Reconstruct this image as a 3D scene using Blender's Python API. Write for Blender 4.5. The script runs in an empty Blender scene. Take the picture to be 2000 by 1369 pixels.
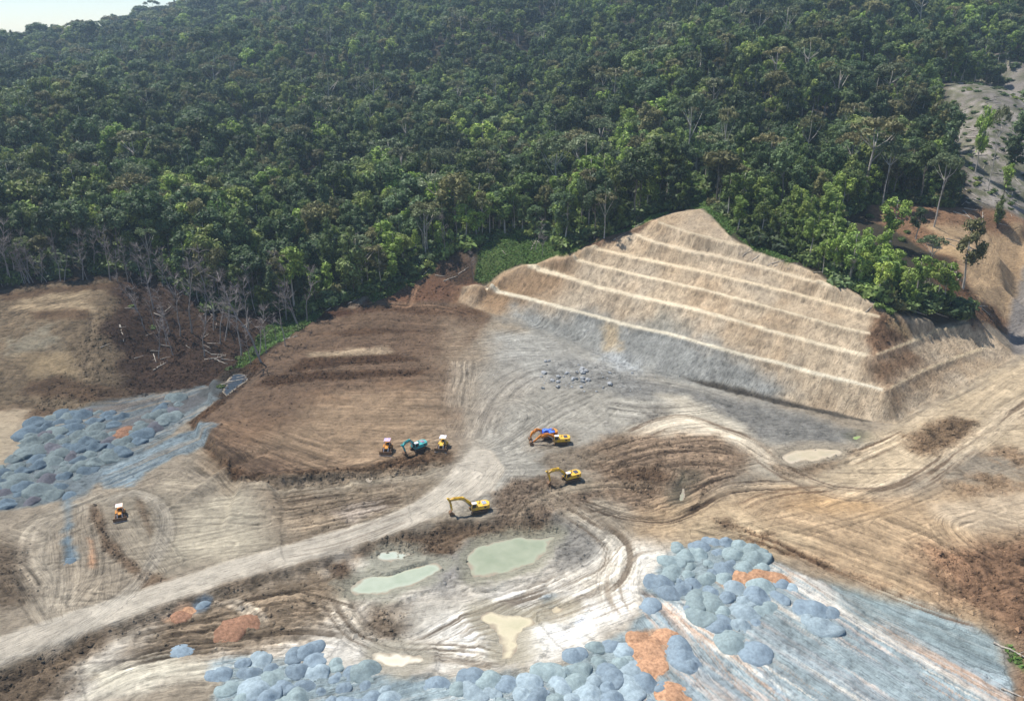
import bpy, bmesh, math, random
import numpy as np
from mathutils import Vector, Matrix, geometry, noise as mnoise

# ------------------------------------------------------------------ camera, sky, sun, exposure
CAM_H = 110.0
PITCH = math.radians(21.5)
FPX = 1600.0
scene = bpy.context.scene
cd = bpy.data.cameras.new("camera"); cam = bpy.data.objects.new("camera", cd)
scene.collection.objects.link(cam)
cam.location = (0, 0, CAM_H); cam.rotation_euler = (math.radians(90) - PITCH, 0, 0)
cd.sensor_width = 36.0; cd.lens = 36.0 * FPX / 2000.0; cd.clip_start = 0.5; cd.clip_end = 20000
scene.camera = cam

SUN_TO = Vector((-0.42, 0.20, 0.88)).normalized()        # towards the sun: high, from the left and a little beyond
sun_el = math.asin(SUN_TO.z); sun_az = math.atan2(SUN_TO.x, SUN_TO.y)
world = bpy.data.worlds.new("World"); scene.world = world; world.use_nodes = True
wn = world.node_tree.nodes; wl = world.node_tree.links
sky = wn.new("ShaderNodeTexSky"); sky.sky_type = 'NISHITA'; sky.sun_disc = False
sky.sun_elevation = sun_el; sky.sun_rotation = sun_az
sky.altitude = 900; sky.air_density = 1.0; sky.dust_density = 0.2; sky.ozone_density = 3.0
wl.new(sky.outputs[0], wn["Background"].inputs[0]); wn["Background"].inputs[1].default_value = 0.10
sd = bpy.data.lights.new("sun", 'SUN'); sd.energy = 4.6; sd.angle = math.radians(0.55); sd.color = (1.0, 0.955, 0.895)
so = bpy.data.objects.new("sun", sd); scene.collection.objects.link(so)
so.rotation_euler = (-SUN_TO).to_track_quat('-Z', 'Y').to_euler()
scene.view_settings.view_transform = 'Standard'; scene.view_settings.look = 'None'
scene.view_settings.gamma = 1.0; scene.view_settings.use_curve_mapping = False
scene.view_settings.exposure = 0.58
scene.cycles.max_bounces = 5; scene.cycles.volume_bounces = 1; scene.cycles.diffuse_bounces = 3
scene.cycles.transparent_max_bounces = 4

# ------------------------------------------------------------------ helpers
SP, CP = math.sin(PITCH), math.cos(PITCH)
def srgb(c):
    return tuple(((v / 255.0) / 12.92 if v / 255.0 <= 0.04045 else ((v / 255.0 + 0.055) / 1.055) ** 2.4) for v in c)
ALB = 0.80
def alb(c, k=ALB):
    s = srgb(c); return (s[0] * k, s[1] * k, s[2] * k)
def ray(u, v):
    a = (u - 1000.0) / FPX; b = (684.5 - v) / FPX
    return np.array([a, CP + b * SP, -SP + b * CP])
def at_z(u, v, z):
    d = ray(u, v); t = (z - CAM_H) / d[2]
    return (d[0] * t, d[1] * t, z)
def project(x, y, z):
    zc = y * CP + (CAM_H - z) * SP
    up = y * SP - (CAM_H - z) * CP
    return 1000 + FPX * x / zc, 684.5 - FPX * up / zc, zc

def hash2(ix, iy, seed):
    h = (ix.astype(np.int64) * 374761393 + iy.astype(np.int64) * 668265263 + seed * 1442695041) & 0xFFFFFFFF
    h = ((h ^ (h >> 13)) * 1274126177) & 0xFFFFFFFF
    h = ((h ^ (h >> 16)) * 2246822519) & 0xFFFFFFFF
    return ((h ^ (h >> 15)) & 0xFFFFFF) / float(0xFFFFFF)
def vnoise(x, y, seed=0):
    x = np.asarray(x, float); y = np.asarray(y, float)
    ix = np.floor(x); iy = np.floor(y); fx = x - ix; fy = y - iy
    fx = fx * fx * fx * (fx * (fx * 6 - 15) + 10); fy = fy * fy * fy * (fy * (fy * 6 - 15) + 10)
    a = hash2(ix, iy, seed); b = hash2(ix + 1, iy, seed); c = hash2(ix, iy + 1, seed); d = hash2(ix + 1, iy + 1, seed)
    return (a + (b - a) * fx + (c - a) * fy + (a - b - c + d) * fx * fy) * 2 - 1
def fbm(x, y, wl0, octs=4, seed=0, gain=0.5):
    s = 0; amp = 1.0; tot = 0
    for o in range(octs):
        k = (2.03 ** o) / wl0
        ca, sa = math.cos(o * 1.1 + .3), math.sin(o * 1.1 + .3)
        s = s + amp * vnoise((x * ca - y * sa) * k + 17.3 * o, (x * sa + y * ca) * k - 9.1 * o, seed + o)
        tot += amp; amp *= gain
    return s / tot
def sstep(a, b, x):
    t = np.clip((x - a) / (b - a), 0, 1); return t * t * (3 - 2 * t)

# ------------------------------------------------------------------ terrain control lines: (photo u, v, height)
CTRL = []          # world points
def line(pts, step=2.2, collect=True, jit=0):
    w = [at_z(*p) for p in pts]; out = []
    for a, b in zip(w[:-1], w[1:]):
        n = max(1, int(math.dist(a[:2], b[:2]) / step))
        for i in range(n):
            t = i / n; out.append(tuple(a[k] * (1 - t) + b[k] * t for k in range(3)))
    out.append(w[-1])
    if jit:
        o2 = []
        for k, p in enumerate(out):
            jx = float(vnoise(k * .55, p[2] * 7.3, 11)) + .6 * float(vnoise(k * 1.3, p[2] * 3.3, 12)); o2.append((p[0] + jx * jit * .7, p[1] + jx * jit * .75, p[2]))
        out = o2
    if collect: CTRL.extend(out)
    return out
def off(pts, dv=0, dz=0, du=0):
    return [(u + du, v + dv, z + dz) for u, v, z in pts]
L1 = [(947,567,9),(1029,585,9),(1131,612,9),(1233,639,9),(1300,653,8.9),(1373,673,8.7),(1446,693,8.5),(1519,711,8.1),(1629,741,7.5),(1727,764,7)]
L1R = [(1737,761,7),(1793,731,7),(1866,700,7),(1928,680,7)]
L2 = [(1029,524,18),(1080,537,17.6),(1157,560,17),(1233,580,16.7),(1300,594,16.4),(1355,606,16.1),(1446,631,15.5),(1519,653,15),(1610,677,14.5),(1694,697,14)]
L2R = [(1709,695,14),(1775,671,14),(1829,650,13.5),(1877,642,13)]
L3 = [(1118,508,23),(1182,524,22.6),(1259,542,22),(1300,551,21.7),(1373,567,21.2),(1464,591,20.5),(1555,616,19.8),(1647,642,19.1),(1702,653,18.7)]
L4 = [(1152,485,27.5),(1208,498,27.2),(1285,514,26.5),(1373,532,25.8),(1464,554,25),(1555,576,23.8),(1647,602,22.6),(1720,622,22)]
L5 = [(1239,460,33),(1272,473,32.5),(1350,493,31.1),(1391,500,30.4),(1482,522,29),(1555,543,28.1),(1628,565,27.2)]
L6 = [(1285,436,38),(1350,457,36.6),(1395,468,35.4),(1446,482,34)]
BENCH = [L1, L2, L3, L4, L5, L6]
TREADS = []
for L, w in zip(BENCH + [L1R, L2R], (7, 7.5, 5, 5.5, 5.5, 4.5, 6, 5)):
    o_ = line(L, 1.2, True, .2)
    ox, oy = (-.67, -.74) if L not in (L1R, L2R) else (.55, -.83)
    CTRL.extend([(p[0] + ox * .45, p[1] + oy * .45, p[2] - 1.5) for p in o_[1:-1]]); i_ = line(off(L, -w * .9, 0.12), 1.5, True, .25)
    TREADS.append([(p[0], p[1]) for p in o_] + [(p[0], p[1]) for p in reversed(i_)])
TOE = [(890,588,5.2),(960,612,3.4),(1060,640,2.2),(1130,668,1.5),(1200,706,.8),(1270,728,.3),(1335,741,0),(1446,765,-.1),(1500,778,-.2),(1620,803,-.6),(1700,822,-1),(1749,826,-.8),
       (1793,795,.2),(1869,763,1.2),(1920,732,2.2),(1979,702,3)]
line(TOE, 2.2, True, .6)
CUT_TOP = [(905,560,10),(955,555,12),(990,535,15),(1020,517,19),(1060,512,20.5),(1100,505,23.5),(1135,486,27.3),(1165,474,29.5),(1225,455,33),(1275,432,37.8),(1310,420,40.5),(1355,411,42),(1380,419,41),(1428,465,36),(1475,490,33),(1555,518,31.3),
           (1628,557,28.3),(1665,573,26.8),(1713,598,24.6),(1738,616,22.2),(1800,626,18.6),(1880,623,16.2),(1920,642,12),(1958,662,7),(1985,690,3.4)]
line(CUT_TOP, 2.0, True, .7)
# floor of the pit, fill plateau and yards
PLAT = [(700,612,5.2),(600,632,4.2),(520,695,3.2),(445,768,2.2),(388,822,1.8),(412,850,1.7),(440,890,1.6),(482,935,1.4),(600,928,1.2),(720,917,1.0),(800,905,.9),(880,880,.7)]
line(PLAT, 2.4, True, 1.1)
PLAT_TOE = [(585,622,2.5),(500,690,.6),(428,765,-.9),(366,823,-1.2),(390,856,-1.2),(420,898,-1.2),(470,952,-1.2),(600,948,-1.1),(720,936,-1.0),(800,924,-.5),(885,900,.2)]
line(PLAT_TOE, 2.4, True, 1.0)
for p in [(860,600,4.8),(900,650,3),(1000,690,1.5),(760,640,4.2),(760,700,3),(620,700,3.6),(620,760,2.8),(760,790,2.2),(520,800,2.4),(560,870,1.8),(700,860,1.7),(850,830,1.2),(840,740,2),
          (950,780,.8),(1050,740,.6),(1200,760,.2),(1100,820,.2),(1300,800,0),(1450,830,-.2),(1600,860,-.5),(960,880,0),(1100,900,-.2),(1250,900,-.3),(1400,920,-.5),(1560,940,-.6),
          (1720,860,-.4),(1830,800,.8),(1920,760,1.8),(1995,712,2.8),(2100,690,3.5),(1800,900,-.3),(1950,850,.6),(2100,820,1),(1700,960,-.6),(1850,1000,-.5),(2000,960,0),(2150,1000,.5),
          (1100,980,-.7),(1300,1000,-.9),(1500,1020,-1),(1700,1060,-1),(1900,1120,-.8),(2100,1150,0),(1250,1060,-1.6),
          (1150,1100,-2.6),(1000,1080,-3),(800,1120,-3),(1050,1240,-3.4),(800,1280,-3.4),(1250,1150,-2.6),(1400,1120,-2.4),(1600,1180,-2.4),(1800,1240,-2.4),(1950,1290,-2.2),
          (1300,1300,-3.2),(1600,1340,-2.9),(1900,1400,-2.8),(1100,1400,-3.6),(800,1420,-3.8),(500,1400,-3.8),(1400,1500,-3.4),(700,1550,-4),(1800,1550,-3),(2100,1350,-2.3),(2300,1500,-2),
          (650,1150,-3),(550,1200,-3.2),(400,1260,-3.4),(300,1320,-3.6),(500,1300,-3.6),(200,1420,-4),(100,1550,-4.2),
          (300,900,-1.2),(150,880,-1.2),(0,880,-1.3),(100,980,-1.3),(-100,950,-1.4),(300,1010,-1.3),(430,1040,-1.2),(560,1010,-1.2),(700,980,-1),(850,940,-.4),
          (100,1120,-1.6),(300,1110,-1.4),(-100,1150,-1.8),(0,1200,-1.7),(-250,1050,-1.6),(-300,850,-1),(-200,1300,-2)]:
    CTRL.append(at_z(*p))
ROAD_C = [(-160,1330,-1.6),(0,1268,-1.6),(150,1215,-1.5),(300,1165,-1.45),(450,1115,-1.4),(600,1075,-1.3),(720,1040,-1.1),(820,1000,-.8),(900,955,-.5),(960,915,-.1)]
line(off(ROAD_C, -22), 4)
line(off(ROAD_C[:8], 22), 4)
line([(-160,1420,-3.8),(0,1352,-3.8),(150,1275,-3.6),(300,1216,-3.3),(450,1160,-3.1),(600,1118,-2.9),(650,1100,-2.8)], 4)
line([(680,1060,-1.3),(760,1040,-1.2),(860,1018,-1),(960,1010,-.9),(1060,1015,-1),(1130,1030,-1.3)], 4)
line([(690,1088,-2.8),(780,1062,-2.9),(880,1045,-3),(960,1040,-3),(1060,1034,-2.8),(1120,1045,-2.6)], 4)
# left earth hump, dead tree slope, gully
for p in [(-250,585,12),(0,562,14.5),(100,545,17),(200,535,18),(290,545,16),(-200,660,7),(0,610,12),(100,600,14),(190,590,15),(230,640,10.5),(0,680,7),(100,680,7.5),(180,690,6.5),
          (0,745,3),(100,740,3),(200,740,2.2),(0,800,-1),(-250,790,-1),(150,795,-1),(300,770,-1),(400,755,-1.2),(300,610,9.5),(280,690,3.2),(350,700,1.3),(400,650,4),(420,600,8),
          (480,610,7),(520,640,3.6),(550,635,2.4),(500,680,-.5),(450,742,-2.4),(470,738,-2.4),(640,606,4.8),(600,603,5)]:
    CTRL.append(at_z(*p))
# forest ground at the edge of the clearing and the slopes on the right
for p in [(-300,520,20),(0,500,22),(200,498,24),(400,500,18),(500,560,11),(590,580,8),(650,590,7),(730,570,9.5),(800,545,12),(830,520,15),(940,552,10.2),(870,560,9.5),(940,480,22),(1050,450,27),
          (1150,450,31),(1250,425,36.5),(1340,350,44),(1420,400,40),(1500,440,37),(1600,500,32),(1700,560,27),(1760,600,22),(1850,600,18.5),(1880,563,21.5),(1825,445,34),(1750,430,36),(1700,400,40),
          (1900,410,37),(1850,500,28),(1930,300,54),(1860,300,55),(1930,200,72),(1980,160,79),(1880,130,84),(1990,440,32),(1950,500,27),(1900,600,17.5),(1960,560,18.5),(1985,540,18),(1995,480,24),(2060,430,30),
          (1985,620,6.5),(1975,660,4),(1990,585,8),(2030,620,10),(2060,560,18),(2100,640,8),(2200,600,16),(2200,450,34)]:
    CTRL.append(at_z(*p))
def gp(u, v, d, can=16):
    b = (684.5 - v) / FPX
    tz = (-SP + b * CP) / (CP + b * SP)
    z = CAM_H + d * tz - can
    zc = d * CP + (CAM_H - z) * SP
    CTRL.append(((u - 1000) / FPX * zc, d, z))
for g in [(-100,75,1350,44),(60,62,1400,44),(180,48,1350,40),(300,30,1300,36),(420,12,1250,30),(-400,80,1500,40)]: gp(*g)
for g in [(-300,300,450),(0,300,450),(200,300,450),(0,200,650),(-300,200,650),(250,200,600),(0,110,1000),(250,110,950),(-300,110,1000),(500,-10,1300),
          (500,350,430),(500,250,560),(500,150,750),(500,80,950),(500,30,1150),(750,350,420),(750,250,540),(750,150,700),(750,70,880),(750,0,1100),(1000,350,410),(1000,250,520),(1000,150,660),(1000,80,800),(1000,0,1000),
          (1250,320,410),(1250,200,520),(1250,100,640),(1250,0,800),(1500,300,400),(1500,200,480),(1500,100,580),(1500,0,700),(1750,300,400),(1750,200,470),(1750,100,560),(1750,0,680),(1900,60,600),(1900,0,680),(2100,0,680),(2300,0,700),(2300,200,500),(2300,330,420)]:
    gp(*g)
for g in [(600,-60,1700),(1000,-120,1500),(1500,-120,1300),(2000,-120,1200),(2300,-120,1200)]: gp(*g)
for x, y, z in [(-1300,1900,40),(-700,2000,30),(-300,1900,90),(-1600,1500,50),(-2600,1500,60),(-2600,3500,30),(0,3500,160),(0,2300,240),(900,2300,260),(2600,2300,240),(2600,3500,120),(1400,1300,180),(2600,1300,160),(-1200,3500,30),
                (-700,330,24),(-1000,500,40),(-2600,330,40),(-2600,-600,20),(2600,-600,20),(0,-600,0),(-600,0,0),(600,0,0),(0,30,-4),(-250,60,-4),(250,60,-2),(700,330,40),(2600,330,80),(-400,200,6),(450,200,20)]:
    CTRL.append((x, y, z))

# ------------------------------------------------------------------ the height grid
def growing(a, step, end, k):
    out = [a]
    while out[-1] < end: step *= k; out.append(out[-1] + step)
    return out
GX = list(np.arange(-126, 146, .37)); right = growing(GX[-1], .6, 235, 1.006)[1:]; left = [-(q) for q in growing(132, .6, 215, 1.006)[1:]][::-1]
right2 = growing(right[-1], 1.3, 2600, 1.07)[1:]; left2 = [-q for q in growing(-left[0], 1.3, 2600, 1.07)[1:]][::-1]
GX = np.array(left2 + left + GX + right + right2)
GY = list(np.arange(96, 222, .35)); GY += list(np.arange(GY[-1] + .45, 342, .45)); GY += growing(GY[-1], .7, 3500, 1.024)[1:]
GY = np.array([-q for q in growing(-90, 1.5, 600, 1.12)][::-1] + GY)
NX, NY = len(GX), len(GY)
pts = np.array(CTRL); key = {}
for p in pts: key[(round(p[0] * 4), round(p[1] * 4))] = p
pts = np.array(list(key.values()))
_, _, tris, orig, _, _ = geometry.delaunay_2d_cdt([Vector((p[0], p[1])) for p in pts], [], [], 0, 1e-4)
H = np.zeros((NY, NX)); vid = [o[0] for o in orig]
for t in tris:
    A, B, C = pts[vid[t[0]]], pts[vid[t[1]]], pts[vid[t[2]]]
    x0, x1 = min(A[0], B[0], C[0]), max(A[0], B[0], C[0]); y0, y1 = min(A[1], B[1], C[1]), max(A[1], B[1], C[1])
    i0, i1 = np.searchsorted(GX, [x0, x1]); j0, j1 = np.searchsorted(GY, [y0, y1])
    if i0 >= i1 or j0 >= j1: continue
    X, Y = np.meshgrid(GX[i0:i1], GY[j0:j1])
    den = (B[1] - C[1]) * (A[0] - C[0]) + (C[0] - B[0]) * (A[1] - C[1])
    if abs(den) < 1e-9: continue
    w0 = ((B[1] - C[1]) * (X - C[0]) + (C[0] - B[0]) * (Y - C[1])) / den
    w1 = ((C[1] - A[1]) * (X - C[0]) + (A[0] - C[0]) * (Y - C[1])) / den
    w2 = 1 - w0 - w1
    m = (w0 >= -1e-6) & (w1 >= -1e-6) & (w2 >= -1e-6)
    H[j0:j1, i0:i1][m] = (w0 * A[2] + w1 * B[2] + w2 * C[2])[m]
def blur(a, n):
    for _ in range(n):
        p = np.pad(a, 1, mode='edge')
        a = (p[:-2, 1:-1] + p[2:, 1:-1] + 2 * a) / 4
        p = np.pad(a, 1, mode='edge')
        a = (p[1:-1, :-2] + p[1:-1, 2:] + 2 * a) / 4
    return a
XX, YY = np.meshgrid(GX, GY)
def samp(arr, x, y):
    x = np.atleast_1d(np.asarray(x, float)); y = np.atleast_1d(np.asarray(y, float))
    i = np.clip(np.searchsorted(GX, x) - 1, 0, NX - 2); j = np.clip(np.searchsorted(GY, y) - 1, 0, NY - 2)
    fx = np.clip((x - GX[i]) / (GX[i + 1] - GX[i]), 0, 1); fy = np.clip((y - GY[j]) / (GY[j + 1] - GY[j]), 0, 1)
    return arr[j, i] * (1 - fx) * (1 - fy) + arr[j, i + 1] * fx * (1 - fy) + arr[j + 1, i] * (1 - fx) * fy + arr[j + 1, i + 1] * fx * fy
def hz(x, y): return float(samp(H, x, y)[0])
def W(u, v):
    """where the sight line through a photo pixel meets the ground"""
    d = ray(u, v); t = np.concatenate([np.arange(90, 700, .7), np.arange(700, 3500, 6)])
    z = CAM_H + d[2] * t; g = samp(H, d[0] * t, d[1] * t)
    k = np.argmax(z < g)
    if z[k] >= g[k]: k = len(t) - 1
    if k == 0: return (d[0] * t[0], d[1] * t[0])
    a, b = z[k - 1] - g[k - 1], g[k] - z[k]; tt = t[k - 1] + (t[k] - t[k - 1]) * a / (a + b + 1e-9)
    return (d[0] * tt, d[1] * tt)
def WP(px): return [W(*p) for p in px]
def inside(x, y, poly):
    r = np.zeros(np.shape(x), bool); n = len(poly)
    for i in range(n):
        xa, ya = poly[i]; xb, yb = poly[(i + 1) % n]
        if ya == yb: continue
        c = ((ya > y) != (yb > y)) & (x < (xb - xa) * (y - ya) / (yb - ya) + xa)
        r ^= c
    return r
def seg_dist(x, y, pl, closed=True):
    best = np.full(np.shape(x), 1e9); n = len(pl)
    for i in range(n if closed else n - 1):
        xa, ya = pl[i]; xb, yb = pl[(i + 1) % n]; dx, dy = xb - xa, yb - ya; L = dx * dx + dy * dy + 1e-9
        t = np.clip(((x - xa) * dx + (y - ya) * dy) / L, 0, 1)
        best = np.minimum(best, (x - xa - t * dx) ** 2 + (y - ya - t * dy) ** 2)
    return np.sqrt(best)
def window(poly, pad):
    xs = [p[0] for p in poly]; ys = [p[1] for p in poly]
    i0, i1 = np.searchsorted(GX, [min(xs) - pad, max(xs) + pad]); j0, j1 = np.searchsorted(GY, [min(ys) - pad, max(ys) + pad])
    return slice(j0, j1), slice(i0, i1)
def sdist(poly, pad, wob=0, wl0=6, seed=3):
    """signed distance to a polygon (+ inside) over its window, edge made uneven"""
    sl = window(poly, pad + wob); x, y = XX[sl], YY[sl]
    d = seg_dist(x, y, poly); d = np.where(inside(x, y, poly), d, -d)
    if wob: d = d + wob * fbm(x, y, wl0, 4, seed, .6)
    return sl, d

H = blur(H, 2)
EDGE_PX = [(-260,566),(-100,562),(0,556),(90,546),(200,536),(300,545),(350,566),(400,592),(455,612),(520,622),(570,612),(650,596),(720,573),(800,545),(850,508),(925,482),(1000,458),(1060,468),(1110,488),(1150,472),(1180,462),(1240,438),(1300,412),
           (1338,405),(1330,352),(1368,352),(1385,402),(1440,452),(1500,486),(1570,512),(1650,562),(1710,590),(1760,606),(1830,612),(1885,614),(1872,602),(1820,572),(1760,540),(1700,508),(1640,474),(1640,430),(1692,402),(1760,396),(1862,408),(1858,330),(1826,250),(1820,190),(1850,150),(1900,125),(2000,105),(2150,105)]
FOREST = WP(EDGE_PX) + [(1200, 600), (1500, 1500), (1500, 2300), (-1900, 2300), (-1900, 1400), (-500, 450)]
far = sstep(345, 600, YY)
far = far * (1 - .55 * sstep(900, 1300, YY))
H = H + far * (fbm(XX, YY, 190, 4, 5) * 30 + 9 * fbm(XX, YY, 60, 3, 8))
H = H + (1 - sstep(330, 360, YY)) * (fbm(XX, YY, 14, 4, 21) * .22)

# ------------------------------------------------------------------ soil colours and wheel tracks
COL = np.zeros((NY, NX, 3)); COL[:] = (66, 60, 46)
ROUGHN = np.zeros((NY, NX))                 # how cloddy the soil is
def paint(px, c, feather=2.0, a=1.0, wob=2.0, wl0=9, rough=None, seed=3, world=False, patch=0):
    poly = px if world else WP(px)
    sl, d = sdist(poly, feather + 1, wob, wl0, seed)
    m = sstep(-feather, feather, d) * a
    if patch: m = m * sstep(-.25, .35, fbm(XX[sl], YY[sl], patch, 4, seed + 9, .6))
    COL[sl] = COL[sl] * (1 - m[..., None]) + np.array(c, float) * m[..., None]
    if rough is not None: ROUGHN[sl] = ROUGHN[sl] * (1 - m) + rough * m
    return poly
RUT = np.zeros((NY, NX))
TS = YY * .97 - XX * .25; TT = XX * .97 + YY * .25      # across and along the direction things were dragged or driven
def tracks(px, hw, wl0=1.6, amp=.16, depth=.09, col=None, ca=.0, fade=.35, seed=1, gap=.35, dark=None):
    """a bundle of wheel or crawler tracks that follows a line; ruts are real hollows and ridges"""
    pl = [W(*p) for p in px]
    # smooth the line
    for _ in range(2):
        q = [pl[0]]
        for a, b in zip(pl[:-1], pl[1:]): q += [(a[0] * .75 + b[0] * .25, a[1] * .75 + b[1] * .25), (a[0] * .25 + b[0] * .75, a[1] * .25 + b[1] * .75)]
        pl = q + [pl[-1]]
    sl = window(pl, hw + 2); x, y = XX[sl], YY[sl]
    bd = np.full(x.shape, 1e9); S = np.zeros(x.shape); T = np.zeros(x.shape); L0 = 0; EE = np.zeros(x.shape)
    for a, b in zip(pl[:-1], pl[1:]):
        dx, dy = b[0] - a[0], b[1] - a[1]; L = math.hypot(dx, dy) + 1e-6
        t = ((x - a[0]) * dx + (y - a[1]) * dy) / L; tc = np.clip(t, 0, L)
        d = np.hypot(x - a[0] - tc * dx / L, y - a[1] - tc * dy / L); s = ((x - a[0]) * dy - (y - a[1]) * dx) / L
        m = d < bd; bd[m] = d[m]; S[m] = (np.sign(s) * d)[m]; T[m] = (L0 + tc)[m]
        L0 += L
    hwv = hw * (1 + .18 * vnoise(T / 14, S * 0, seed))
    mask = sstep(hwv, hwv * fade, np.abs(S)) * sstep(hw * 1.3 + 1, 0, bd - np.abs(S)) * sstep(0, 5, T) * sstep(0, 5, L0 - T)
    wob = S + .5 * vnoise(T / 11, S / 9, seed + 4)
    wl0 = wl0 * .6; amp = amp * .85
    r = vnoise(wob / wl0, T / 34, seed + 5) * .55 + vnoise(wob / (wl0 * .5), T / 18, seed + 6) * .45
    r2 = sstep(.1, .5, np.abs(r)) * np.sign(r)
    tm = mask > .12; TS[sl][tm] = wob[tm] + seed * 3.7; TT[sl][tm] = T[tm]
    r2 = np.where(r2 < 0, r2 * 1.35, r2 * .8)
    keep = sstep(-gap, gap, vnoise(T / 9 + 5, S / 2.2, seed + 7) + .25)
    r2 = r2 * mask * (.35 + .65 * keep)
    RUT[sl] += r2 * depth
    if col is not None: COL[sl] = COL[sl] * (1 - (mask * ca)[..., None]) + np.array(col, float) * (mask * ca)[..., None]
    COL[sl] *= 1 + (r2 * amp)[..., None]
    if dark is not None:
        m = np.clip(-r2, 0, 1) * .6; COL[sl] = COL[sl] * (1 - m[..., None]) + np.array(dark, float) * m[..., None]

PIT_PX = [(-300,575),(0,556),(90,546),(200,536),(300,543),(420,562),(470,592),(560,598),(650,594),(720,573),(800,545),(850,508),(925,500),(940,556),(1060,512),(1130,486),(1225,452),(1300,418),(1355,408),(1428,462),(1555,515),(1665,570),(1738,614),(1880,622),(2010,640),(2300,640),(2300,900),(2300,1500)]
pit_w = WP(PIT_PX) + [(220, 40), (-260, 40), (-500, 200)]
paint(pit_w, (156,142,122), 1.5, 1, 1.2, 7, .35, world=True)
big = fbm(XX, YY, 40, 3, 60)[..., None]
# left hump and the slope of dead trees
paint([(-300,560),(0,552),(100,540),(220,532),(310,545),(330,600),(260,700),(290,760),(200,800),(0,810),(-300,820)], (122,104,80), 3, 1, 3, 12, .9)
paint([(20,580),(120,560),(200,570),(190,610),(100,620),(0,610)], (172,150,116), 4, .8, 4, 10, .3, patch=9)
paint([(-100,640),(60,625),(150,640),(120,680),(0,700),(-100,690)], (140,132,112), 4, .8, 4, 10, .3, patch=12)
paint([(40,690),(130,690),(150,730),(60,735)], (158,136,100), 4, .8, 4, 10, .3)
for c in [[(0,570),(100,562),(200,552),(300,565),(300,580),(200,566),(100,575),(0,590)], [(60,745),(110,735),(200,760),(260,770),(250,790),(120,780),(40,770)], [(-50,800),(40,790),(150,800),(60,820),(-50,830)], [(60,610),(170,606),(170,620),(60,628)]]:
    paint(c, (92,70,50), 2, .8, 3, 8, .8)
paint([(236,548),(330,552),(430,575),(600,598),(612,640),(500,700),(445,735),(420,765),(330,770),(260,775),(225,730),(240,690),(205,650),(232,600),(212,570)], (76,57,44), 3, 1, 3, 10, .9)
paint([(330,560),(430,580),(420,640),(330,640)], (96,78,62), 5, .6, 5, 7, .9, patch=6)
paint([(600,595),(640,600),(600,640),(520,700),(450,750),(425,760),(440,735),(500,690),(560,640)], (60,48,36), 2, 1, 1.5, 7, .8)
# brown fill plateau
PL_PX = [(700,600),(650,600),(600,630),(520,693),(443,767),(378,820),(395,852),(420,895),(470,948),(600,942),(720,930),(800,918),(885,893),(905,860),(900,800),(890,750),(900,700),(935,655),(960,615),(905,570),(850,545),(760,560)]
paint(PL_PX, (118,94,73), 2, 1, 1.5, 7, .5)
paint([(600,790),(700,760),(850,770),(890,820),(880,880),(760,905),(600,915),(520,870)], (170,142,110), 9, .85, 6, 16, .3)
paint([(440,830),(640,740),(860,735),(880,760),(640,790),(470,880)], (148,115,84), 5, .5, 5, 10, .35, patch=14)
paint([(600,690),(755,675),(765,692),(610,705)], (184,160,128), 2, .9, 2, 6)
paint([(590,700),(770,692),(830,705),(700,712),(560,728)], (84,60,40), 1.5, .85, 1.6, 6, .9)
paint([(520,735),(640,725),(820,722),(830,730),(640,744),(500,755)], (86,62,42), 1.5, .9, 1.6, 6, .9)
paint([(600,655),(700,640),(830,648),(700,655)], (96,70,48), 1.5, .7, 1.6, 6, .7)
paint([(700,600),(900,600),(950,612),(900,618),(700,612)], (92,66,46), 1.5, .7, 1.6, 6, .7)
paint([(590,622),(640,604),(720,604),(640,622)], (78,50,34), 3, .9, 2, 6, .8)
paint([(505,695),(520,705),(452,775),(388,826),(398,846),(425,885),(480,922),(475,950),(415,895),(380,850),(366,822),(440,760)], (92,66,44), 1, .9, 1, 5, 1.3)
paint([(476,928),(600,920),(720,908),(880,868),(890,900),(800,926),(720,938),(600,952),(470,954)], (100,75,52), 1.2, .85, 1.5, 5, 1.3)
paint([(740,560),(840,520),(905,500),(940,545),(940,560),(900,590),(820,590),(730,590),(700,600)], (120,85,62), 2, 1, 2, 7, .6)
paint([(850,505),(925,490),(935,545),(890,555),(850,540)], (92,72,56), 3, .9, 2, 6, 1.1)
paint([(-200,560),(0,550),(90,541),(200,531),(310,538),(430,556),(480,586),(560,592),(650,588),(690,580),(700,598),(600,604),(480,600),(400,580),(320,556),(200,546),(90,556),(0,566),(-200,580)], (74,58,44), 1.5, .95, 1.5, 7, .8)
# terraced cut: tan rock, grey rock low on the left, dark soil in the corner
WALL_PX = [(895,590),(905,560),(955,552),(1020,517),(1060,510),(1135,484),(1225,452),(1310,418),(1355,410),(1380,418),(1428,464),(1475,489),(1555,517),(1628,556),(1713,597),(1738,615),(1800,625),(1880,622),(1930,645),(1990,692),(1979,702),(1920,732),(1869,763),(1793,795),(1749,828),(1700,822),(1620,803),(1500,778),(1335,741),(1200,706),(1060,640),(960,612)]
wall_w = paint(WALL_PX, (202,178,146), .8, 1, .5, 6, .3)
paint(WALL_PX, (186,156,120), 1, .6, 1, 6, patch=17, seed=31)
paint(WALL_PX, (188,172,150), 1, .5, 1, 6, patch=23, seed=57)
paint([(895,590),(905,560),(990,532),(1060,512),(1120,500),(1100,560),(1010,600),(960,612)], (150,118,84), 6, .8, 3, 10)
paint([(1000,595),(1110,608),(1200,625),(1300,652),(1380,672),(1480,705),(1545,760),(1500,785),(1335,760),(1200,730),(1060,660),(985,620)], (146,147,144), 5, .95, 5, 12, .3)
paint([(1290,600),(1360,625),(1330,655),(1260,640)], (150,148,138), 4, .7, 3, 8)
paint([(1180,628),(1210,632),(1220,690),(1170,690)], (188,164,126), 2, .8, 3, 6)
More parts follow.
